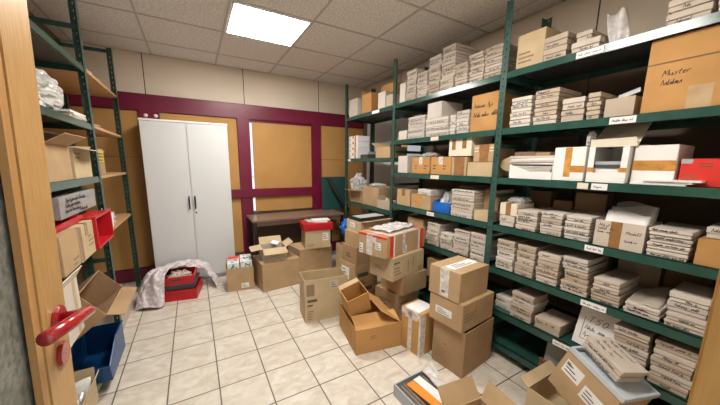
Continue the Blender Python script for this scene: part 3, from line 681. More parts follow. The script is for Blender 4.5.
# --- fourth shelf down
rb('brown carton right of the far post, fourth shelf down', 4, 2.37, 2.60, .18, .28, TAN, tape=.06, tape_m=BTAPE, seam='y')
rb('taped brown carton carrying a flat white box, fourth shelf down', 4, 2.06, 2.35, .145, .28, TAN, tape=.05, tape_m=OTAPE, seam='y', marks=[('packing_tape', OTAPE, 'front', .3, .46, .1, 1), ('packing_tape', OTAPE, 'front', .1, .3, .4, .7)])
stack(4, 2.05, 2.26, 1, 'on the taped brown carton', .06, z0=SZ[4] + .149, pal=(2,), d=.2)
bl = thing('blue_bin', 'blue plastic bin holding bubble wrap, fourth shelf down', 'bin', (2.19, 1.935, SZ[4] + .002), FRONT_R)
mb = MB(); mb.box(-.11, .11, -.12, -.115, 0, .10); mb.box(-.11, .11, .115, .12, 0, .15)
for s in (-1, 1): mb.add([(s * .11, -.12, 0), (s * .11, .12, 0), (s * .11, .12, .15), (s * .11, -.12, .10), (s * .106, -.12, 0), (s * .106, .12, 0), (s * .106, .12, .15), (s * .106, -.12, .10)], [(0, 1, 2, 3), (7, 6, 5, 4), (0, 3, 7, 4), (1, 5, 6, 2), (3, 2, 6, 7), (0, 4, 5, 1)])
mb.box(-.106, .106, -.115, .115, 0, .004); mb.build('bin_shell', BLUEB, bl)
o = crumple('bubble_wrap', BUBBLE, (2.19, 1.945, SZ[4] + .012), (.17, .17, .20), 5); tag(o, 'bubble wrap bulging out of the blue plastic bin', 'bubble wrap')
stack(4, 1.555, 1.80, 5, 'stack right of the blue bin', .245, pal=(2, 0), d=.30)
rb('dark brown carton behind the white stack, left of middle post', 4, 1.408, 1.545, .255, .20, BROWN, x=2.16, tape=.05, tape_m=BTAPE, seam='y')
rb('small light brown carton at the shelf edge, left of middle post', 4, 1.408, 1.55, .085, .10, PALE)
stack(4, 1.195, 1.318, 1, 'lower one under the taped beige carton', .085, d=.22, pal=(0,))
rb('beige carton with a brown tape band and film, right of middle post', 4, 1.19, 1.322, .088, .22, CREAM, z0=SZ[4] + .0868, marks=[('packing_tape', BTAPE, 'front', .36, .66, 0, 1)], tape=.04, tape_m=BTAPE, seam='y')
o = crumple('bubble_wrap', BUBBLE, (2.17, 1.25, SZ[4] + .179), (.20, .15, .05), 8); tag(o, 'bubble wrap on the beige taped carton, fourth shelf down', 'bubble wrap')
stack(4, 1.033, 1.188, 4, 'first stack right of the bubble-wrapped carton', .145, d=.32, pal=(0, 4, 2), x=2.045)
stack(4, .885, 1.026, 4, 'second stack right of the bubble-wrapped carton', .152, d=.33, pal=(0, 2, 3))
stack(4, .735, .880, 4, 'third stack right of the bubble-wrapped carton', .155, d=.33, pal=(2, 4))
t = carton('beige open carton with brown tape band and handwriting, full of papers', (2.055 + .12, .612, SZ[4] + .001), FRONT_R, .215, .24, .15, WCARD[0], {}, marks=[('packing_tape', BTAPE, 'front', .33, .56, 0, 1)])
write_on(t, .24, [(None, -.09, -.045, .118, .016), (None, -.095, -.03, .098, .016), (None, -.095, -.02, .078, .016), ('Modell', .03, 0, .088, .018), (None, .03, .08, .045, .012)], .0017)
for i, (dx_, a, b) in enumerate(((.025, 24, 4), (.07, 22, -6), (.11, 20, 8), (.15, 18, 3))):
    o = sheet('paper_sheet', WHITE if i < 3 else GREYP, lambda u, v, i=i: Vector(((u - .5) * .185, .006 * math.sin(3 * u + i), v * (.20 + .012 * i) + .012 * v * math.sin(5 * u + 2 * i))), 8, 4, thick=.003)
    o.location = (2.055 + dx_, .612, SZ[4] + .016); o.rotation_euler = (R(-a), 0, FRONT_R)
    tag(o, f'white papers standing in the beige open carton, {("front", "second", "third", "rearmost grey")[i]} sheaf', 'papers', 'papers in the beige open carton')
stack(4, .336, .492, 4, 'stack right of beige open carton', .15, d=.32, pal=(2, 4))
rb('orange brown carton at the picture edge, fourth shelf down', 4, .16, .326, .125, .28, ORANGE, x=2.06)
stack(4, .165, .318, 1, 'on the orange brown carton', .055, z0=SZ[4] + .129, pal=(2,), d=.22, x=2.09)
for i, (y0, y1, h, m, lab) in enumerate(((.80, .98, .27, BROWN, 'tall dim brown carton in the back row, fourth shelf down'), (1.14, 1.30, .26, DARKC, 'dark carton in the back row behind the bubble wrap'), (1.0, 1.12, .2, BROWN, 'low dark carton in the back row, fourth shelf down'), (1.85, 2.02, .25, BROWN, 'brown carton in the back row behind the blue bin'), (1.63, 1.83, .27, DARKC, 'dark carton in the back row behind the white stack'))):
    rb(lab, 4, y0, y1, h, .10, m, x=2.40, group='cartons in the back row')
# --- fifth shelf down
stack(5, 1.92, 2.09, 5, 'first stack visible left of middle post', .225, pal=(0, 2))
stack(5, 1.755, 1.912, 4, 'second stack visible left of middle post', .16, pal=(0, 2))
stack(5, 1.572, 1.748, 5, 'third stack visible left of middle post', .225, pal=(0, 2))
stack(5, 1.408, 1.565, 5, 'stack touching the middle post, left side', .235, pal=(0, 2))
rb('brown carton behind the red-taped carton, fifth shelf down', 5, 2.20, 2.45, .22, .28, TAN, x=2.10)
stack(5, 1.170, 1.318, 5, 'first stack right of middle post', .235, d=.30, pal=(0, 2, 3))
stack(5, 1.022, 1.163, 5, 'second stack right of middle post', .232, d=.32, pal=(0, 2, 3))
stack(5, .868, 1.015, 4, 'third stack right of middle post', .215, d=.32, pal=(3, 0))
stack(5, .700, .855, 2, 'fourth stack right of middle post, base pair', .075, d=.31, pal=(0, 3), x=2.045)
stack(5, .705, .845, 2, 'fourth stack right of middle post, middle pair', .075, d=.29, pal=(3, 0), z0=SZ[5] + .0752)
stack(5, .715, .862, 2, 'fourth stack right of middle post, upper pair', .082, d=.27, pal=(4, 4), z0=SZ[5] + .1504)
stack(5, .545, .692, 2, 'fifth stack right of middle post, base pair', .074, d=.30, pal=(0, 3))
stack(5, .552, .690, 2, 'fifth stack right of middle post, upper pair', .075, d=.28, pal=(4, 0), z0=SZ[5] + .0742)
stack(5, .388, .538, 2, 'under the curled grey paper', .066, d=.34, pal=(0, 2))
o = sheet('paper_sheet', WCARD[1], lambda u, v: Vector((2.06 + .26 * v, .40 + .13 * u + .02 * v, SZ[5] + .069 + .09 * max(0, v - .35) ** 1.4 * (1.2 - u) + .004 * math.sin(6 * u))), 10, 12, thick=.002)
tag(o, 'curled grey paper on the sixth low pile, fifth shelf down', 'paper')
stack(5, .222, .382, 2, 'pair at the picture edge, base', .075, d=.32, pal=(2, 0))
stack(5, .245, .388, 2, 'pair at the picture edge, upper', .105, d=.24, pal=(2, 4), z0=SZ[5] + .0752, x=2.075)
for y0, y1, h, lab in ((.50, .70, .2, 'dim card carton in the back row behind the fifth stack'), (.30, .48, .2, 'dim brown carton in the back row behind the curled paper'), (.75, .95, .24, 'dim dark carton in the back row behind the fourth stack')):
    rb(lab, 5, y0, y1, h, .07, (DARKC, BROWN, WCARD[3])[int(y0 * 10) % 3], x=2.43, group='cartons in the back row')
# --- sixth shelf down
rb('small brown carton in the gap left of the parcels, sixth shelf down', 6, 1.92, 2.06, .19, .2, TAN)
stack(6, 1.175, 1.316, 2, 'low pair right of middle post', .10, d=.22, pal=(4, 2), x=2.10)
stack(6, .995, 1.165, 4, 'stack right of the low pair', .205, d=.20, pal=(0, 3))
stack(6, .812, .985, 1, 'flat tan one before the stack', .085, d=.24, cols=[3], x=2.055, lid=.45)
t = thing('notice_card', 'white card with a handwritten boxed note standing on the sixth shelf', 'card', (2.085, .665, SZ[6] + .009), FRONT_R, rot=(R(-8), R(4), FRONT_R))
MB().box(-.095, .095, -.002, .002, 0, .27).build('card_sheet', WHITE, t)
mb = MB(); rg = random.Random(3); word(mb, 'T50', -.045, .165, .04, -.003, .003); scribble(mb, -.05, .045, .115, .026, -.003, .0026, rg); scribble(mb, -.05, .05, .07, .026, -.003, .0026, rg)
mb.ribbon([(-.062, .19), (-.062, .045), (.06, .045), (.06, .10)], .003, -.003); mb.build('handwriting', INK, t)
stack(6, .408, .565, 5, 'stack right of the white note card', .245, d=.3, pal=(3, 0), x=2.06)
stack(6, .240, .400, 5, 'second stack right of the note card', .25, d=.3, pal=(0, 3), x=2.055)
stack(6, .098, .232, 4, 'third stack right of the note card', .24, d=.3, pal=(0, 3), x=2.055)
# --- bottom shelf
t = thing('file_rack', 'rust red slotted wooden rack with grey folders on the bottom shelf', 'rack', (2.16, .80, SZ[7] + .001), FRONT_R + .12)
MB().box(-.13, .13, -.09, .09, 0, .018).build('rack_base', RUST, t); MB().box(-.13, .13, -.092, -.084, .05, .062).build('front_rail', RUST, t)
for i in range(7): MB().box(-.125 + i * .04, -.113 + i * .04, -.09, -.078, .018, .062).build('divider', RUST, t)
for i in range(3):
    o = MB().box(-.115, .115, -.006, .006, 0, .15).build('grey_folder', GREYP, None, loc=(2.125 + .028 * i, .80, SZ[7] + .021), rot=(R(-14), 0, FRONT_R + .12))
    tag(o, f'grey folder in the rust red rack, {("front", "middle", "rear")[i]} of three', 'folder', 'folders in the rust red rack')

# --- far bay
ZB = {2: 1.60, 3: .965}
for i in range(4):
    h = .076
    t = carton(f'white taped carton, {ordname(i, 4)} of the far pile beside the blue-grey wall', (2.17, 3.69, ZB[2] + .001 + i * (h + .0045)), FRONT_R, .25, .20, h, WHITE, name='cardboard_carton', group='white cartons in the far bay', tape=.04, tape_m=OTAPE, seam='y', marks=[('packing_tape', OTAPE, 'front', .66, .84, 0, 1), ('printed_text', PRINT, 'front', .1, .25, .2, .8)])
for i, (y, w, h, m, n, lab) in enumerate(((3.38, .20, .05, DGREY, 'tool_case', 'dark grey flat case beside the white pile, far bay'), (3.36, .14, .035, GREYP, 'tool_case', 'light grey flat case lying on the dark one, far bay'))):
    o = MB().box(-w / 2, w / 2, -.09, .09, 0, h).build(n, m, None, bevel=.004, loc=(2.16, y, ZB[2] + .001 + (.051 if i else 0)), rot=(0, 0, FRONT_R)); tag(o, lab, 'case')
rb('open brown carton with a drooping flap, far bay middle shelf', 2, 2.76, 3.06, .13, .26, TAN, z0=ZB[2], flaps={'left': (.13, 62), 'back': (.1, 5)})
o = crumple('foam_scrap', DGREY, (2.2, 2.86, ZB[2] + .10), (.16, .16, .10), 4); tag(o, 'dark crumpled foam in the open far carton', 'foam')
rb('open brown carton with film, left one on the far lower shelf', 3, 3.46, 3.79, .17, .30, TAN, z0=ZB[3], flaps={'front': (.12, 82), 'right': (.1, -80)}, x=2.085)
o = crumple('plastic_film', BUBBLE, (2.16, 3.68, ZB[3] + .174), (.26, .26, .25), 6, amp=.5); tag(o, 'big bunch of clear film rising from the far open carton', 'plastic')
rb('tall brown carton on the far lower shelf beside the film', 3, 3.02, 3.42, .25, .30, TAN, z0=ZB[3], x=2.08)
o = crumple('plastic_film', BUBBLE, (2.2, 3.22, ZB[3] + .2545), (.22, .30, .05), 9); tag(o, 'clear film lying on the tall far carton', 'plastic')
t = carton('small pale open carton in front of the far post', (2.115, 2.868, ZB[3] + .001), FRONT_R, .27, .13, .11, WCARD[3], {'left': (.05, 5)})
o = crumple('paper_scrap', PALE, (2.115, 2.868, ZB[3] + .010), (.10, .09, .14), 12, amp=.5); tag(o, 'crumpled tan paper in the small pale carton', 'paper')
GREYC = mat('grey_card', (0.33, 0.32, 0.31), 0.6, var=.06)
# ================================================================== ON THE LEFT RACK
def lb(label, x, y0, y1, z, h, d=.30, m=TAN, flaps=None, rz=0.0, **k):
    return carton(label, (x - d / 2, (y0 + y1) / 2, z + .001), FRONT_L + rz, y1 - y0, d, h, m, flaps, **k)
o = crumple('paper_bundle', CLOTH, (-.76, 3.35, LZ[1] + .001), (.20, .85, .07), 21, amp=.6); tag(o, 'crumpled white paper bundle on the topmost raw wood board', 'papers')
o = crumple('plastic_bag', BAGW, (-.81, 2.28, LZ[2] + .001), (.34, .60, .27), 22, amp=.32, sub=5, freq=1.3); tag(o, 'stuffed white plastic bag on the left rack', 'bag')
for i in range(4):
    o = MB().box(-.14, .14, -.11, .11, 0, .013).build('paper_bundle', (WCARD[4], WCARD[1], CREAM, WHITE)[i], None, loc=(-.775, 2.74 + .012 * (-1) ** i, LZ[2] + .001 + i * .0137), rot=(0, 0, FRONT_L + (.05, -.06, .03, -.03)[i]))
    tag(o, f'pale papers right of the white bag, {ordname(i, 4)} layer', 'papers', 'papers beside the white bag')
o = crumple('paper_bundle', CREAM, (-.76, 3.30, LZ[2] + .001), (.18, .75, .05), 23, amp=.6); tag(o, 'crumpled cream papers on the second raw wood board', 'papers')
lb('open brown carton with raised flap, left one on the left rack', -.655, 2.06, 2.40, LZ[3], .205, .30, TAN, flaps={'front': (.10, 58), 'left': (.09, 10), 'back': (.08, 0)})
lb('open brown carton beside the post on the left rack', -.655, 2.45, 2.80, LZ[3], .20, .28, PALE, flaps={'front': (.09, 100), 'right': (.08, 75)}, marks=[('printed_text', FADED, 'front', .1, .5, .65, .9)])
o = crumple('packing_paper', PALE, (-.80, 2.62, LZ[3] + .08), (.20, .24, .16), 24, amp=.5); tag(o, 'tan packing paper stuffed in the open carton beside the post', 'paper')
lb('narrow box with yellow print on the third raw wood board', -.66, 3.0, 3.21, LZ[3], .215, .14, BROWN, marks=[('printed_panel', YEL, 'front', .1, .9, .5, .95), ('printed_text', PRINT, 'front', .15, .85, .55, .9), ('printed_panel', YEL, 'left', .1, .9, .5, .95)])
# fourth level: cartons, red crates and the grey box
lb('brown carton standing open at its near end beside the door edge', -.59, 1.845, 2.085, LZ[4], .205, .34, TAN, marks=[('printed_text', FADED, 'front', .55, .95, .1, .35)])
lb('brown carton with a light tape band right against the red crate', -.585, 2.09, 2.345, LZ[4], .205, .34, PALE, tape=.05, tape_m=BTAPE, seam='y', marks=[('packing_tape', BTAPE, 'front', .02, .16, 0, 1), ('printed_text', FADED, 'front', .55, .9, .3, .7)])
def crate(label, loc, rot, w, d, h, m=REDP, parts=True, cat='crate', group=None):
    t = thing('stacking_crate', label, cat, loc, 0, group, rot)
    q = .004; mb = MB()
    mb.box(-w / 2 + .01, w / 2 - .01, -d / 2 + .01, d / 2 - .01, 0, .005)
    for s in (-1, 1):
        mb.box(-w / 2 + .01, w / 2 - .01, *sorted((s * (d / 2 - .01), s * (d / 2 - .01 - q))), .005, h - .02)
        mb.box(*sorted((s * (w / 2 - .01), s * (w / 2 - .01 - q))), -d / 2 + .01, d / 2 - .01, .005, h - .02)
    mb.build('crate_body', m, t)
    mb = MB()
    for s in (-1, 1):
        mb.box(-w / 2, w / 2, *sorted((s * d / 2, s * (d / 2 - .016))), h - .022, h); mb.box(*sorted((s * w / 2, s * (w / 2 - .016))), -d / 2 + .016, d / 2 - .016, h - .022, h)
    mb.build('crate_rim', m, t, bevel=.002)
    for s in (-1, 1): MB().box(-.05, .05, *sorted((s * (d / 2 - .0105), s * (d / 2 - .007))), h * .48, h * .72).build('grip_recess', DGREY if not parts else m, t)
    return t
crate('red plastic crate standing on its side, opening to the aisle', (-.70, 2.560, 1.062), (R(90), 0, R(90)), .40, .215, .13)
t = crate('flat red tray under the grey handwritten box', (-.765, 2.10, LZ[4] + .2095), (0, 0, R(90)), .46, .30, .035)
t = thing('card_box', 'long grey box with black handwriting on the left rack', 'box', (-.80, 2.47, 1.197), FRONT_L)
MB().box(-.33, .33, -.14, .14, 0, .118).build('box_base', GREYC, t); MB().box(-.332, .332, -.142, .142, .085, .125).build('lid', GREYC, t, bevel=.002)
MB().box(.3325, .3332, -.06, .06, .02, .11).build('shipping_label', WHITE, t)
write_on(t, .284, [(None, -.24, .1, .088, .026), (None, -.25, .0, .058, .024), (None, -.26, .0, .028, .024), (None, -.02, .12, .012, .02)], .004)
lb('small white carton on the lowest raw wood board', -.655, 3.02, 3.22, LZ[4], .12, .2, WHITE, marks=[('printed_text', FADED, 'front', .2, .7, .2, .6)])
o = crumple('plastic_bag', BAGW, (-.76, 3.42, LZ[4] + .001), (.18, .32, .14), 25, amp=.5); tag(o, 'crumpled white bag on the lowest raw wood board', 'bag')
# lower level
lb('wide brown carton at the back of the bottom left shelf', -.80, 1.72, 2.66, LZ[7], .275, .27, BROWN)
lb('flat pale carton under the white foil carton, mostly hidden', -.705, 1.64, 2.04, LZ[7] + .2765, .20, .34, WCARD[1])
lb('tall white open carton lined with silver foil beside the door', -.62, 1.66, 2.08, LZ[7] + .4785, .32, .32, WCARD[2], flaps={'front': (.06, 28, CREAM)}, marks=[('packing_tape', PALE, 'front', .80, .9, 0, 1)])
o = crumple('foil_lining', FOIL, (-.78, 1.87, LZ[7] + .60), (.24, .32, .235), 26, amp=.3, sub=5); tag(o, 'silver foil crumpled inside the tall white carton', 'foil')
carton('open brown carton tipped towards the aisle on the left rack', (-.79, 2.38, LZ[7] + .42), 0, .46, .20, .25, BROWN, {'front': (.09, 50)}, rot=(R(52), 0, FRONT_L))
b = thing('blue_bin', 'dark blue open-fronted plastic bin on the bottom left shelf', 'bin', (-.678, 2.42, LZ[7] + .006), 0)
mb = MB(); W, D_ = .112, .20; prof = [(-D_, 0), (D_, 0), (D_, .215), (-.02, .215), (-D_ - .03, .115)]
for s in (-1, 1):
    n = 5; mb.add([(s * W, y, z) for y, z in prof] + [(s * (W - .004), y, z) for y, z in prof], [tuple(range(n)) if s > 0 else tuple(range(n))[::-1], tuple(range(n, 2 * n))[::-1] if s > 0 else tuple(range(n, 2 * n))] + [(i, n + i, n + (i + 1) % n, (i + 1) % n) for i in range(n)])
mb.box(-W + .004, W - .004, D_ - .004, D_, 0, .215); mb.box(-W + .004, W - .004, -D_, D_ - .004, 0, .004)
mb.slab((-W + .004, -D_, 0), (W - .004, -D_, 0), (W - .004, -D_ - .03, .115), (-W + .004, -D_ - .03, .115), .004)
mb.build('bin_shell', BLUEP, b)
MB().tube([(-W, -D_ - .03, .117), (W, -D_ - .03, .117)], .006, 8).build('bin_lip', BLUEP, b); MB().tube([(W, D_, .217), (W, -.02, .217), (W, -D_ - .03, .117)], .006, 8).build('bin_rim', BLUEP, b)
MB().slab((-.10, -D_ - .036, .092), (-.05, -D_ - .036, .10), (-.052, -D_ - .038, .116), (-.10, -D_ - .038, .108), .001).build('label_card', WHITE, b)
t = carton('small open carton of papers at the near end of the bottom shelf', (-.70, 1.90, LZ[7] + .001), 0, .185, .34, .14, PALE, {'right': (.06, 20), 'back': (.07, 15)})
for i in range(4):
    o = sheet('paper_sheet', (WHITE, FOIL, WCARD[4], WHITE)[i], lambda u, v, i=i: Vector(((u - .5) * .15, .008 * math.sin(4 * u + i), v * .17 + .01 * math.sin(5 * u + i))), 6, 4, thick=.003)
    o.location = (-.70, 1.80 + .055 * i, LZ[7] + .02); o.rotation_euler = (R(-28), 0, R(4 * (-1) ** i))
    tag(o, f'sheet standing in the near open carton, {("first", "second", "third", "fourth")[i]} from the door', 'papers', 'papers in the near open carton')
carton('pinkish white carton on the floor under the raw wood boards', (-.805, 3.30, .001), FRONT_L, .46, .28, .22, WCARD[0], tape=.05)
# ================================================================== ON THE FLOOR
def fc(label, corner, ang, w, d, z, h, m=TAN, flaps=None, **k):
    """carton given by its front left corner (as seen), turned by ang degrees"""
    a = R(ang); c = Vector((corner[0], corner[1], 0)) + Vector((math.cos(a), math.sin(a), 0)) * w / 2 + Vector((-math.sin(a), math.cos(a), 0)) * d / 2
    return carton(label, (c.x, c.y, z + .001), a, w, d, h, m, flaps, **k)
# red crates under the sheet
crate('lower red plastic crate on the floor before the white cupboard', (-.215, 3.675, .001), (0, 0, R(-11)), .39, .37, .120, group='red crates by the cupboard')
crate('dark grey flat crate between the two red ones', (-.225, 3.68, .122), (0, 0, R(-8)), .36, .34, .058, DGREY, cat='crate')
crate('upper red plastic crate half covered by the printed sheet', (-.235, 3.68, .181), (0, 0, R(-6)), .36, .34, .092, parts=False, group='red crates by the cupboard')
def hermite(pts, u):
    n = len(pts) - 1; k = min(int(u * n), n - 1); t = u * n - k
    p0, p1, p2, p3 = (Vector(pts[max(0, min(n, k + j))]) for j in (-1, 0, 1, 2))
    return .5 * ((2 * p1) + (p2 - p0) * t + (2 * p0 - 5 * p1 + 4 * p2 - p3) * t * t + (3 * p1 - p0 - 3 * p2 + p3) * t ** 3)
Bk = [(-.62, 3.80, .02), (-.60, 3.88, .05), (-.50, 3.93, .16), (-.34, 3.94, .28), (-.16, 3.93, .285), (-.02, 3.93, .25), (.12, 3.97, .10), (.17, 3.93, .03)]
Tp = [(-.63, 3.62, .05), (-.60, 3.64, .18), (-.50, 3.68, .31), (-.36, 3.70, .318), (-.22, 3.80, .318), (-.06, 3.87, .308), (.08, 3.86, .22), (.16, 3.82, .05)]
Md = [(-.63, 3.52, .03), (-.60, 3.50, .12), (-.50, 3.47, .24), (-.40, 3.46, .312), (-.31, 3.63, .318), (-.14, 3.78, .318), (.07, 3.80, .20), (.16, 3.72, .03)]
Fr = [(-.63, 3.45, .02), (-.58, 3.42, .02), (-.50, 3.395, .02), (-.38, 3.40, .02), (-.35, 3.56, .308), (-.17, 3.70, .312), (.06, 3.76, .19), (.14, 3.64, .02)]
def clothf(u, v):
    rows = [hermite(q, u) for q in (Bk, Tp, Md, Fr)]
    p = hermite(rows, v); n = 1.0 - 2.2 * abs(noise.fractal(Vector((p.x * 8, p.y * 8, p.z * 6)), .9, 2.1, 4)); n2 = noise.noise(Vector((u * 16, v * 5, 3.3)))
    k = .034 * n + .022 * n2
    return Vector((p.x + k * .3, p.y - k * .6, max(.006, p.z + max(k, -.012 if p.z > .25 else -.03) + (.012 if p.z > .2 else 0))))
o = sheet('printed_sheet', CLOTH, clothf, 70, 44, thick=.003); tag(o, 'crumpled white printed sheet thrown over the red crates', 'cloth')
o = crumple('packing_paper', WCARD[0], (-.23, 3.68, .188), (.26, .24, .10), 31, amp=.5); tag(o, 'crumpled pale paper filling the upper red crate', 'paper')
# carton of blue and white packets
t = fc('open brown carton packed with blue patterned white packets', (.250, 3.468), -6, .305, .27, 0, .285, TAN, {'left': (.08, -6), 'back': (.05, 8)}, marks=[('shipping_label', WHITE, 'front', .52, .80, .10, .32)])
for i in range(2):
    for j in range(2):
        mm = (REDC if (i, j) == (0, 1) else WHITE)
        a = R(-6); c = Vector((.250, 3.468, 0)) + Vector((math.cos(a), math.sin(a), 0)) * (.08 + .146 * i) + Vector((-math.sin(a), math.cos(a), 0)) * (.074 + .125 * j)
        w, d, h = .132, .108, .335 + .015 * j + .012 * i
        q = thing('drink_packet', ('blue dotted white packet at the front left of the packed carton', 'packet with a red top at the back left of the packed carton', 'blue dotted white packet at the front right of the packed carton', 'blue dotted white packet at the back right of the packed carton')[i * 2 + j], 'packet', (c.x, c.y, .009), a, 'packets in the open carton')
        MB().box(-w / 2, w / 2, -d / 2, d / 2, 0, h).build('packet_body', WHITE, q, bevel=.004)
        if mm is REDC: MB().box(-w / 2 + .004, w / 2 - .004, -d / 2 + .004, d / 2 - .004, h, h + .001).build('red_top', REDC, q)
        rg = random.Random(i * 2 + j); mb = MB()
        for k in range(7):
            x, z, r = rg.uniform(-.045, .045), h - rg.uniform(.012, .07), rg.uniform(.007, .015)
            mb.add([(x + r * math.cos(b_), -d / 2 - .0006, z + r * .8 * math.sin(b_)) for b_ in [n * math.pi / 4 for n in range(8)]], [tuple(range(8))])
            if mm is not REDC:
                y = rg.uniform(-.035, .035); mb.add([(x + r * math.cos(b_), y + r * .8 * math.sin(b_), h + .0006) for b_ in [n * math.pi / 4 for n in range(8)]], [tuple(range(8))])
        pr = mb.build('blue_pattern', TEAL, q); pr['kind'] = 'stuff'
fc('large shut brown carton right of the packed carton', (.622, 3.258), 6, .478, .40, 0, .345, TAN, tape=.045, seam='y')
t = fc('small open white-sided carton on the large shut carton', (.655, 3.36), -2, .285, .235, .349, .155, WCARD[0], {'front': (.105, 120, PALE), 'left': (.13, 96, PALE), 'right': (.10, 60, PALE), 'back': (.10, 40, PALE)}, marks=[('printed_text', FADED, 'front', .3, .8, .3, .55)])
o = MB().slab((-.045, -.035, 0), (.045, -.035, 0), (.045, .035, .012), (-.045, .035, .012), .006).build('booklet', WHITE, None, loc=(.845, 3.53, .515), rot=(R(8), R(10), R(-35))); tag(o, 'small white booklet lying across the small open carton', 'booklet')
o = MB().box(-.10, .10, -.08, .08, 0, .08).build('black_case', BLACK, None, bevel=.006, loc=(.80, 3.48, .36), rot=(0, 0, R(-2))); tag(o, 'black case inside the small open carton', 'case')
# stack with the red lid
fc('shut brown carton below the printed carton and red box', (1.155, 3.475), 9, .51, .36, 0, .385, TAN, marks=[('packing_tape', BROWN, 'front', .52, .60, .78, .92)])
t = fc('pale printed carton under the red lidded box', (1.235, 3.475), -8, .345, .27, .389, .245, PALE, marks=[('printed_text', FADED, 'front', .06, .5, .12, .3), ('shipping_label', WHITE, 'front', .68, .92, .42, .86), ('printed_panel', FADED, 'left', .2, .6, .2, .8), ('printed_text', FADED, 'left', .65, .95, .3, .8)])
q = thing('flat_box', 'bright red flat lidded box on the pale printed carton', 'box', (1.432, 3.585, .6375), R(-8))
MB().box(-.200, .200, -.148, .148, 0, .06).build('box_base', REDL, q); MB().box(-.205, .205, -.153, .153, .03, .095).build('lid', REDL, q, bevel=.003)
for i, (dx_, dy, r) in enumerate(((.02, .0, -14), (-.03, .03, 6), (.06, .02, -2))):
    o = MB().box(-.12, .12, -.09, .09, 0, .006).build('paper_bundle', (WHITE, WCARD[4], WHITE)[i], None, loc=(1.45 + dx_, 3.59 + dy, .7340 + .0067 * i), rot=(0, 0, R(r - 8))); tag(o, f'white papers on the red lidded box, {ordname(i, 3)} layer', 'papers', 'papers on the red box')
# carton with the blue bag
fc('brown carton with a loose flap below the blue bag', (1.70, 3.12), 8, .27, .30, 0, .44, TAN, {'front': (.13, 82), 'right': (.1, 110)})
o = crumple('black_bag', BLACK, (1.80, 3.28, .46), (.20, .20, .12), 34, amp=.3); tag(o, 'black bundle under the blue plastic bag', 'bag')
o = crumple('blue_bag', BLUEB, (1.795, 3.29, .586), (.26, .22, .22), 35, amp=.35); tag(o, 'bright blue plastic bag beside the red lidded box', 'bag')
# column behind the taped carton
fc('printed carton with a big picture label at the base of the rear column', (1.50, 2.60), 8, .34, .30, 0, .395, TAN, marks=[('shipping_label', WHITE, 'left', .12, .62, .50, .86), ('printed_panel', PRINT, 'front', .1, .55, .62, .74), ('printed_panel', PRINT, 'front', .3, .75, .16, .28), ('printed_text', PRINT, 'front', .1, .5, .40, .55)])
fc('small brown carton, second up in the rear column', (1.515, 2.60), 10, .34, .27, .399, .20, BROWN, marks=[('printed_text', PRINT, 'left', .3, .7, .35, .65)])
fc('brown carton, third up in the rear column', (1.53, 2.585), 8, .38, .26, .603, .165, TAN, tape=.05)
fc('wide shallow carton with white sticker topping the rear column', (1.545, 2.57), 6, .43, .27, .772, .125, PALE, {'front': (.06, 80)}, marks=[('shipping_label', WHITE, 'left', .28, .60, .35, .80)])
q = thing('document_tray', 'flat black tray with papers on the rear column of cartons', 'tray', (1.76, 2.755, .9005), R(6))
mb = MB(); mb.box(-.21, .21, -.12, .12, 0, .006)
for s in (-1, 1): mb.box(-.21, .21, *sorted((s * .12, s * .116)), .006, .032); mb.box(*sorted((s * .21, s * .206)), -.116, .116, .006, .032)
mb.build('tray_shell', BLACK, q)
o = MB().box(-.17, .17, -.09, .09, 0, .018).build('paper_bundle', GREYP, None, loc=(1.765, 2.755, .9075), rot=(0, 0, R(5))); tag(o, 'grey papers lying in the flat black tray', 'papers')
# leaning tower with the red and white tape
fc('printed carton at the foot of the leaning tower', (1.60, 1.96), 12, .33, .30, 0, .295, TAN, marks=[('printed_text', PRINT, 'left', .2, .7, .5, .75), ('printed_text', PRINT, 'front', .1, .5, .5, .75)])
fc('plain brown carton, second from the floor in the leaning tower', (1.625, 1.925), 8, .345, .30, .299, .185, TAN, tape=.05)
fc('printed brown carton, third from the floor in the leaning tower', (1.470, 1.885), 13, .475, .285, .488, .21, PALE, marks=[('printed_panel', PRINT, 'front', .03, .20, .74, .80), ('printed_text', FADED, 'front', .04, .28, .25, .65), ('printed_line', FADED, 'front', .62, .64, .40, .85), ('printed_line', FADED, 'front', .46, .48, .2, .7), ('printed_text', FADED, 'front', .8, .96, .1, .3), ('printed_text', FADED, 'left', .25, .6, .4, .6)])
t = fc('carton bound in red and white tape on top of the leaning tower', (1.400, 1.895), 15, .61, .335, .702, .195, TAN, tape=.10, tape_m=GTAPE, marks=[('packing_tape', RTAPE, 'front', .08, .165, 0, 1), ('packing_tape', WHITE, 'front', .165, .20, 0, 1), ('packing_tape', RTAPE, 'front', .85, .96, 0, 1), ('packing_tape', WHITE, 'front', .80, .86, 0, 1), ('packing_tape', GTAPE, 'front', .38, .46, .2, 1), ('shipping_label', WHITE, 'front', .40, .50, .05, .42),
     ('packing_tape', GTAPE, 'left', .30, .52, 0, 1), ('shipping_label', WHITE, 'left', .62, .82, .35, .70), ('packing_tape', RTAPE, 'left', 0, 1, .90, 1), ('shipping_label', WHITE, 'left', .04, .18, 0, .5), ('packing_tape', RTAPE, 'top', .05, .09, 0, 1), ('packing_tape', RTAPE, 'top', .86, .93, 0, 1), ('packing_tape', GTAPE, 'top', .1, .84, .05, .26)])
o = sheet('plastic_film', FILM, lambda u, v: Vector((1.50 + .44 * u - .08 * v, 1.99 + .13 * u + .24 * v, .902 + .008 + .012 * abs(math.sin(9 * u + 5 * v)) + .006 * math.sin(23 * u * v + 2))), 30, 16, thick=.001); tag(o, 'clear film lying across the red-taped carton', 'plastic')
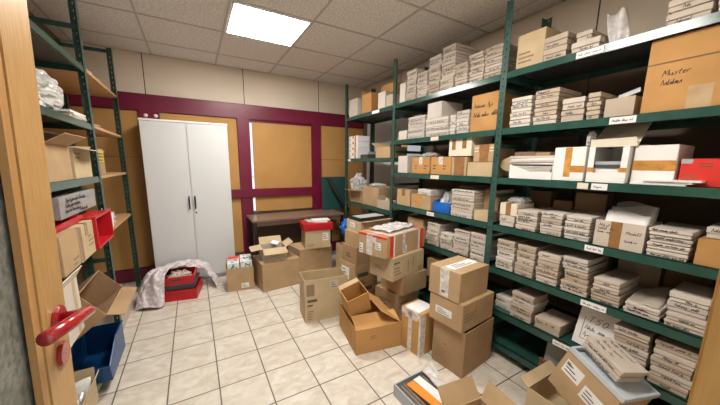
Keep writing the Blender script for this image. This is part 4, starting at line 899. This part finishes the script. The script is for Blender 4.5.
# open carton with the print, flap carton and the little box in it
t = fc('tall open empty carton with printed front on the tiles', (.836, 2.408), -7.5, .435, .245, 0, .425, PALE, {}, marks=[('printed_panel', FADED, 'front', .04, .22, .62, .90), ('shipping_label', WCARD[0], 'front', .58, .78, .72, .93), ('printed_panel', PRINT, 'front', .06, .28, .47, .535), ('printed_panel', PRINT, 'front', .06, .18, .37, .41), ('printed_text', FADED, 'front', .06, .22, .05, .30)])
for c in t.children:
    if c.name.startswith('carton_body'): c.data.materials[0] = PALE
t = fc('orange brown open carton with slanting flaps on the tiles', (1.03, 1.762), -10, .405, .46, 0, .212, ORANGE, {'front': (.15, -70), 'right': (.23, -55)}, marks=[('printed_text', FADED, 'front', .3, .55, .55, .75)])
carton('small upright box leaning in the orange brown open carton', (1.175, 1.995, .268), 0, .195, .165, .205, ORANGE, {'back': (.035, 60, PALE), 'left': (.01, 0)}, rot=(R(14), R(-17), R(-6)))
# the white-taped carton and the tower of three by the rack
fc('brown carton wrapped in white tape before the tower of three', (1.462, 1.497), 8, .205, .205, 0, .36, ORANGE, tape=.13, tape_m=GTAPE, marks=[('packing_tape', GTAPE, 'front', 0, .28, 0, 1), ('packing_tape', GTAPE, 'left', 0, 1, .86, 1), ('packing_tape', GTAPE, 'left', .36, .56, 0, 1), ('packing_tape', GTAPE, 'left', .9, 1, 0, 1), ('packing_tape', WHITE, 'top', .1, .95, .2, .9), ('packing_tape', GTAPE, 'front', .8, 1, 0, 1)])
fc('large plain brown carton at the base of the tower of three', (1.578, 1.178), 7, .385, .27, 0, .352, BROWN, {}, marks=[('tear_mark', DARKC, 'left', .36, .46, .52, .54), ('tear_mark', DARKC, 'front', .68, .72, .45, .47)])
t = fc('shallow brown carton with a white sticker in the middle of the tower', (1.548, 1.192), 6, .40, .285, .356, .205, TAN, marks=[('shipping_label', WHITE, 'left', .20, .70, .34, .62), ('printed_text', FADED, 'front', .06, .5, .35, .7), ('printed_line', FADED, 'front', .40, .41, .1, .9)])
fc('taped brown carton with white paper strip topping the tower of three', (1.54, 1.225), 6, .355, .265, .565, .215, TAN, tape=.07, tape_m=GTAPE, seam='x', marks=[('packing_tape', GTAPE, 'left', .38, .66, .05, 1), ('shipping_label', WHITE, 'top', .12, .92, .30, .62), ('packing_tape', CTAPE, 'front', .48, .54, .35, 1), ('printed_panel', PRINT, 'left', .44, .56, .16, .26)])
# litter and trays in the foreground
o = MB().add([(0, -.06, .0), (.07, .03, .0), (-.06, .04, .0), (.01, .02, .075)], [(2, 1, 0), (0, 1, 3), (1, 2, 3), (2, 0, 3)]).build('torn_paper', WHITE, None, loc=(1.445, 1.335, .002), rot=(0, 0, .3)); tag(o, 'torn white paper corner on the tiles beside the tower', 'paper')
q = thing('index_tray', 'grey plastic tray of index cards on the floor at the front', 'tray', (1.205, 1.135, .001), R(2))
mb = MB(); w, d, h = .29, .34, .085
mb.box(-w / 2, w / 2, -d / 2, d / 2, 0, .005)
for s in (-1, 1): mb.box(-w / 2, w / 2, *sorted((s * d / 2, s * (d / 2 - .008))), .005, h); mb.box(*sorted((s * w / 2, s * (w / 2 - .008))), -d / 2 + .008, d / 2 - .008, .005, h)
mb.build('tray_shell', GREYP, q)
for i in range(9):
    o = MB().box(-.004, .004, -.15, .15, 0, .064).build('index_card', SLAT, None, loc=(1.205 - .115 + i * .027, 1.135, .008), rot=(0, R(14), R(2)))
    tag(o, f'grey brown card row in the index tray, {("first", "second", "third", "fourth", "fifth", "sixth", "seventh", "eighth", "ninth")[i]} from the left', 'cards', 'card rows in the index tray')
o = MB().box(-.032, .032, -.14, .14, 0, .006).build('orange_folder', ORNG, None, loc=(1.175, 1.12, .081), rot=(0, R(3), R(8))); tag(o, 'orange folder lying on the index tray', 'folder')
o = MB().box(-.03, .03, -.12, .12, 0, .005).build('paper_slip', WHITE, None, loc=(1.235, 1.15, .083), rot=(0, R(-2), R(6))); tag(o, 'white paper slip lying beside the orange folder', 'paper')
o = sheet('plastic_film', FILM, lambda u, v: Vector((1.29 + .07 * u + .01 * math.sin(8 * v), 1.0 + .30 * v, .096 + .008 * math.sin(11 * v + 4 * u))), 6, 24, thick=.001); tag(o, 'strip of clear film on the index tray edge', 'plastic')
t = carton('open brown carton with raised flaps at the bottom picture edge', (1.215, .80, .001), R(-8), .26, .20, .19, TAN, {'back': (.115, 38), 'left': (.09, 40), 'right': (.11, 24)})
o = crumple('paper_scrap', CREAM, (1.22, .82, .10), (.18, .12, .12), 41, amp=.6); tag(o, 'crumpled cream paper in the carton at the bottom edge', 'paper')
# tipped carton with labels, blue grey tray and two card boxes
carton('open brown carton propping up the tipped one, bottom right', (1.845, .50, .001), R(-91), .58, .345, .19, PALE, {'left': (.06, 60)})
KM = Matrix.Rotation(R(18), 3, 'X') @ Matrix.Rotation(R(-106), 3, 'Z'); KW, KD, KH = .29, .235, .26
KF = Vector((1.712, .395, .40))
def kpt(x, y, z): return KF + KM @ Vector((x, y, z))      # x right along the label face, y into depth, z above the top rim
kl = kpt(-KW / 2, KD / 2, -KH)
t = carton('brown carton tipped on edge with two torn address labels, bottom right', tuple(kl), 0, KW, KD, KH, TAN, {}, rot=KM.to_euler(),
       marks=[('shipping_label', WHITE, 'front', .08, .44, .50, .84), ('shipping_label', WHITE, 'front', .52, .90, .36, .68), ('printed_panel', PRINT, 'front', .10, .19, .72, .80)])
q = thing('document_tray', 'blue grey plastic tray lying on the tipped carton', 'tray', tuple(kpt(-KW / 2 + .006, KD / 2 + .0, .004)), rot=KM.to_euler())
w, d, h = KW + .005, KD + .01, .03
MB().box(-w / 2 + .01, w / 2 - .01, -d / 2 + .01, d / 2 - .01, 0, .004).build('tray_floor', TRAYB, q)
mb = MB()
for s in (-1, 1): mb.box(-w / 2, w / 2, *sorted((s * d / 2, s * (d / 2 - .014))), 0, h); mb.box(*sorted((s * w / 2, s * (w / 2 - .014))), -d / 2 + .014, d / 2 - .014, 0, h)
mb.build('tray_rim', TRAYB, q, bevel=.002)
K2 = KM @ Matrix.Rotation(R(-6), 3, 'Z')
for i in range(2):
    p_ = kpt(-KW * .58, KD * .52 - .004 * i, .035 + .042 * i)
    t = card_box(('pale card box lying on the blue grey tray, lower one', 'pale card box lying on the blue grey tray, upper one')[i], tuple(p_), 0, .215, .155, .040, WCARD[0], 900 + i, 'card boxes on the blue grey tray', rot=K2.to_euler())
    if i:
        mb = MB(); rg = random.Random(77)
        m3 = MB()
        for k in range(3): scribble(m3, -.08, .06 - .02 * k, .04 - .045 * k, .02, 0, .0016, rg)
        m3.v = [(x, z, .0412) for x, y, z in m3.v]; m3.build('handwriting', INK, t)
# ================================================================== CAMERA, WORLD
cam = bpy.data.cameras.new('camera'); co = bpy.data.objects.new('camera', cam); COL.objects.link(co); scene.camera = co
yaw, pitch, roll = .5135, -.1703, .0092
cy, sy, cp, sp = math.cos(yaw), math.sin(yaw), math.cos(pitch), math.sin(pitch)
f_ = Vector((sy * cp, cy * cp, sp)); r_ = Vector((cy, -sy, 0)); u_ = r_.cross(f_)
rr = r_ * math.cos(roll) + u_ * math.sin(roll); uu = u_ * math.cos(roll) - r_ * math.sin(roll)
co.matrix_world = Matrix(((rr.x, uu.x, -f_.x, 0), (rr.y, uu.y, -f_.y, 0), (rr.z, uu.z, -f_.z, 1.5204), (0, 0, 0, 1)))
cam.sensor_width = 36; cam.lens = 36 * 281.91 / 720; cam.clip_start = .02
cam.shift_x = (360 - 353.17) / 720; cam.shift_y = (212.55 - 202.5) / 720
w = bpy.data.worlds.new('daylight'); scene.world = w; w.use_nodes = True
w.node_tree.nodes['Background'].inputs[0].default_value = (.85, .93, 1.0, 1); w.node_tree.nodes['Background'].inputs[1].default_value = 1.2
vs = scene.view_settings; vs.view_transform = 'Standard'; vs.look = 'None'; vs.gamma = 1; vs.exposure = 0.3
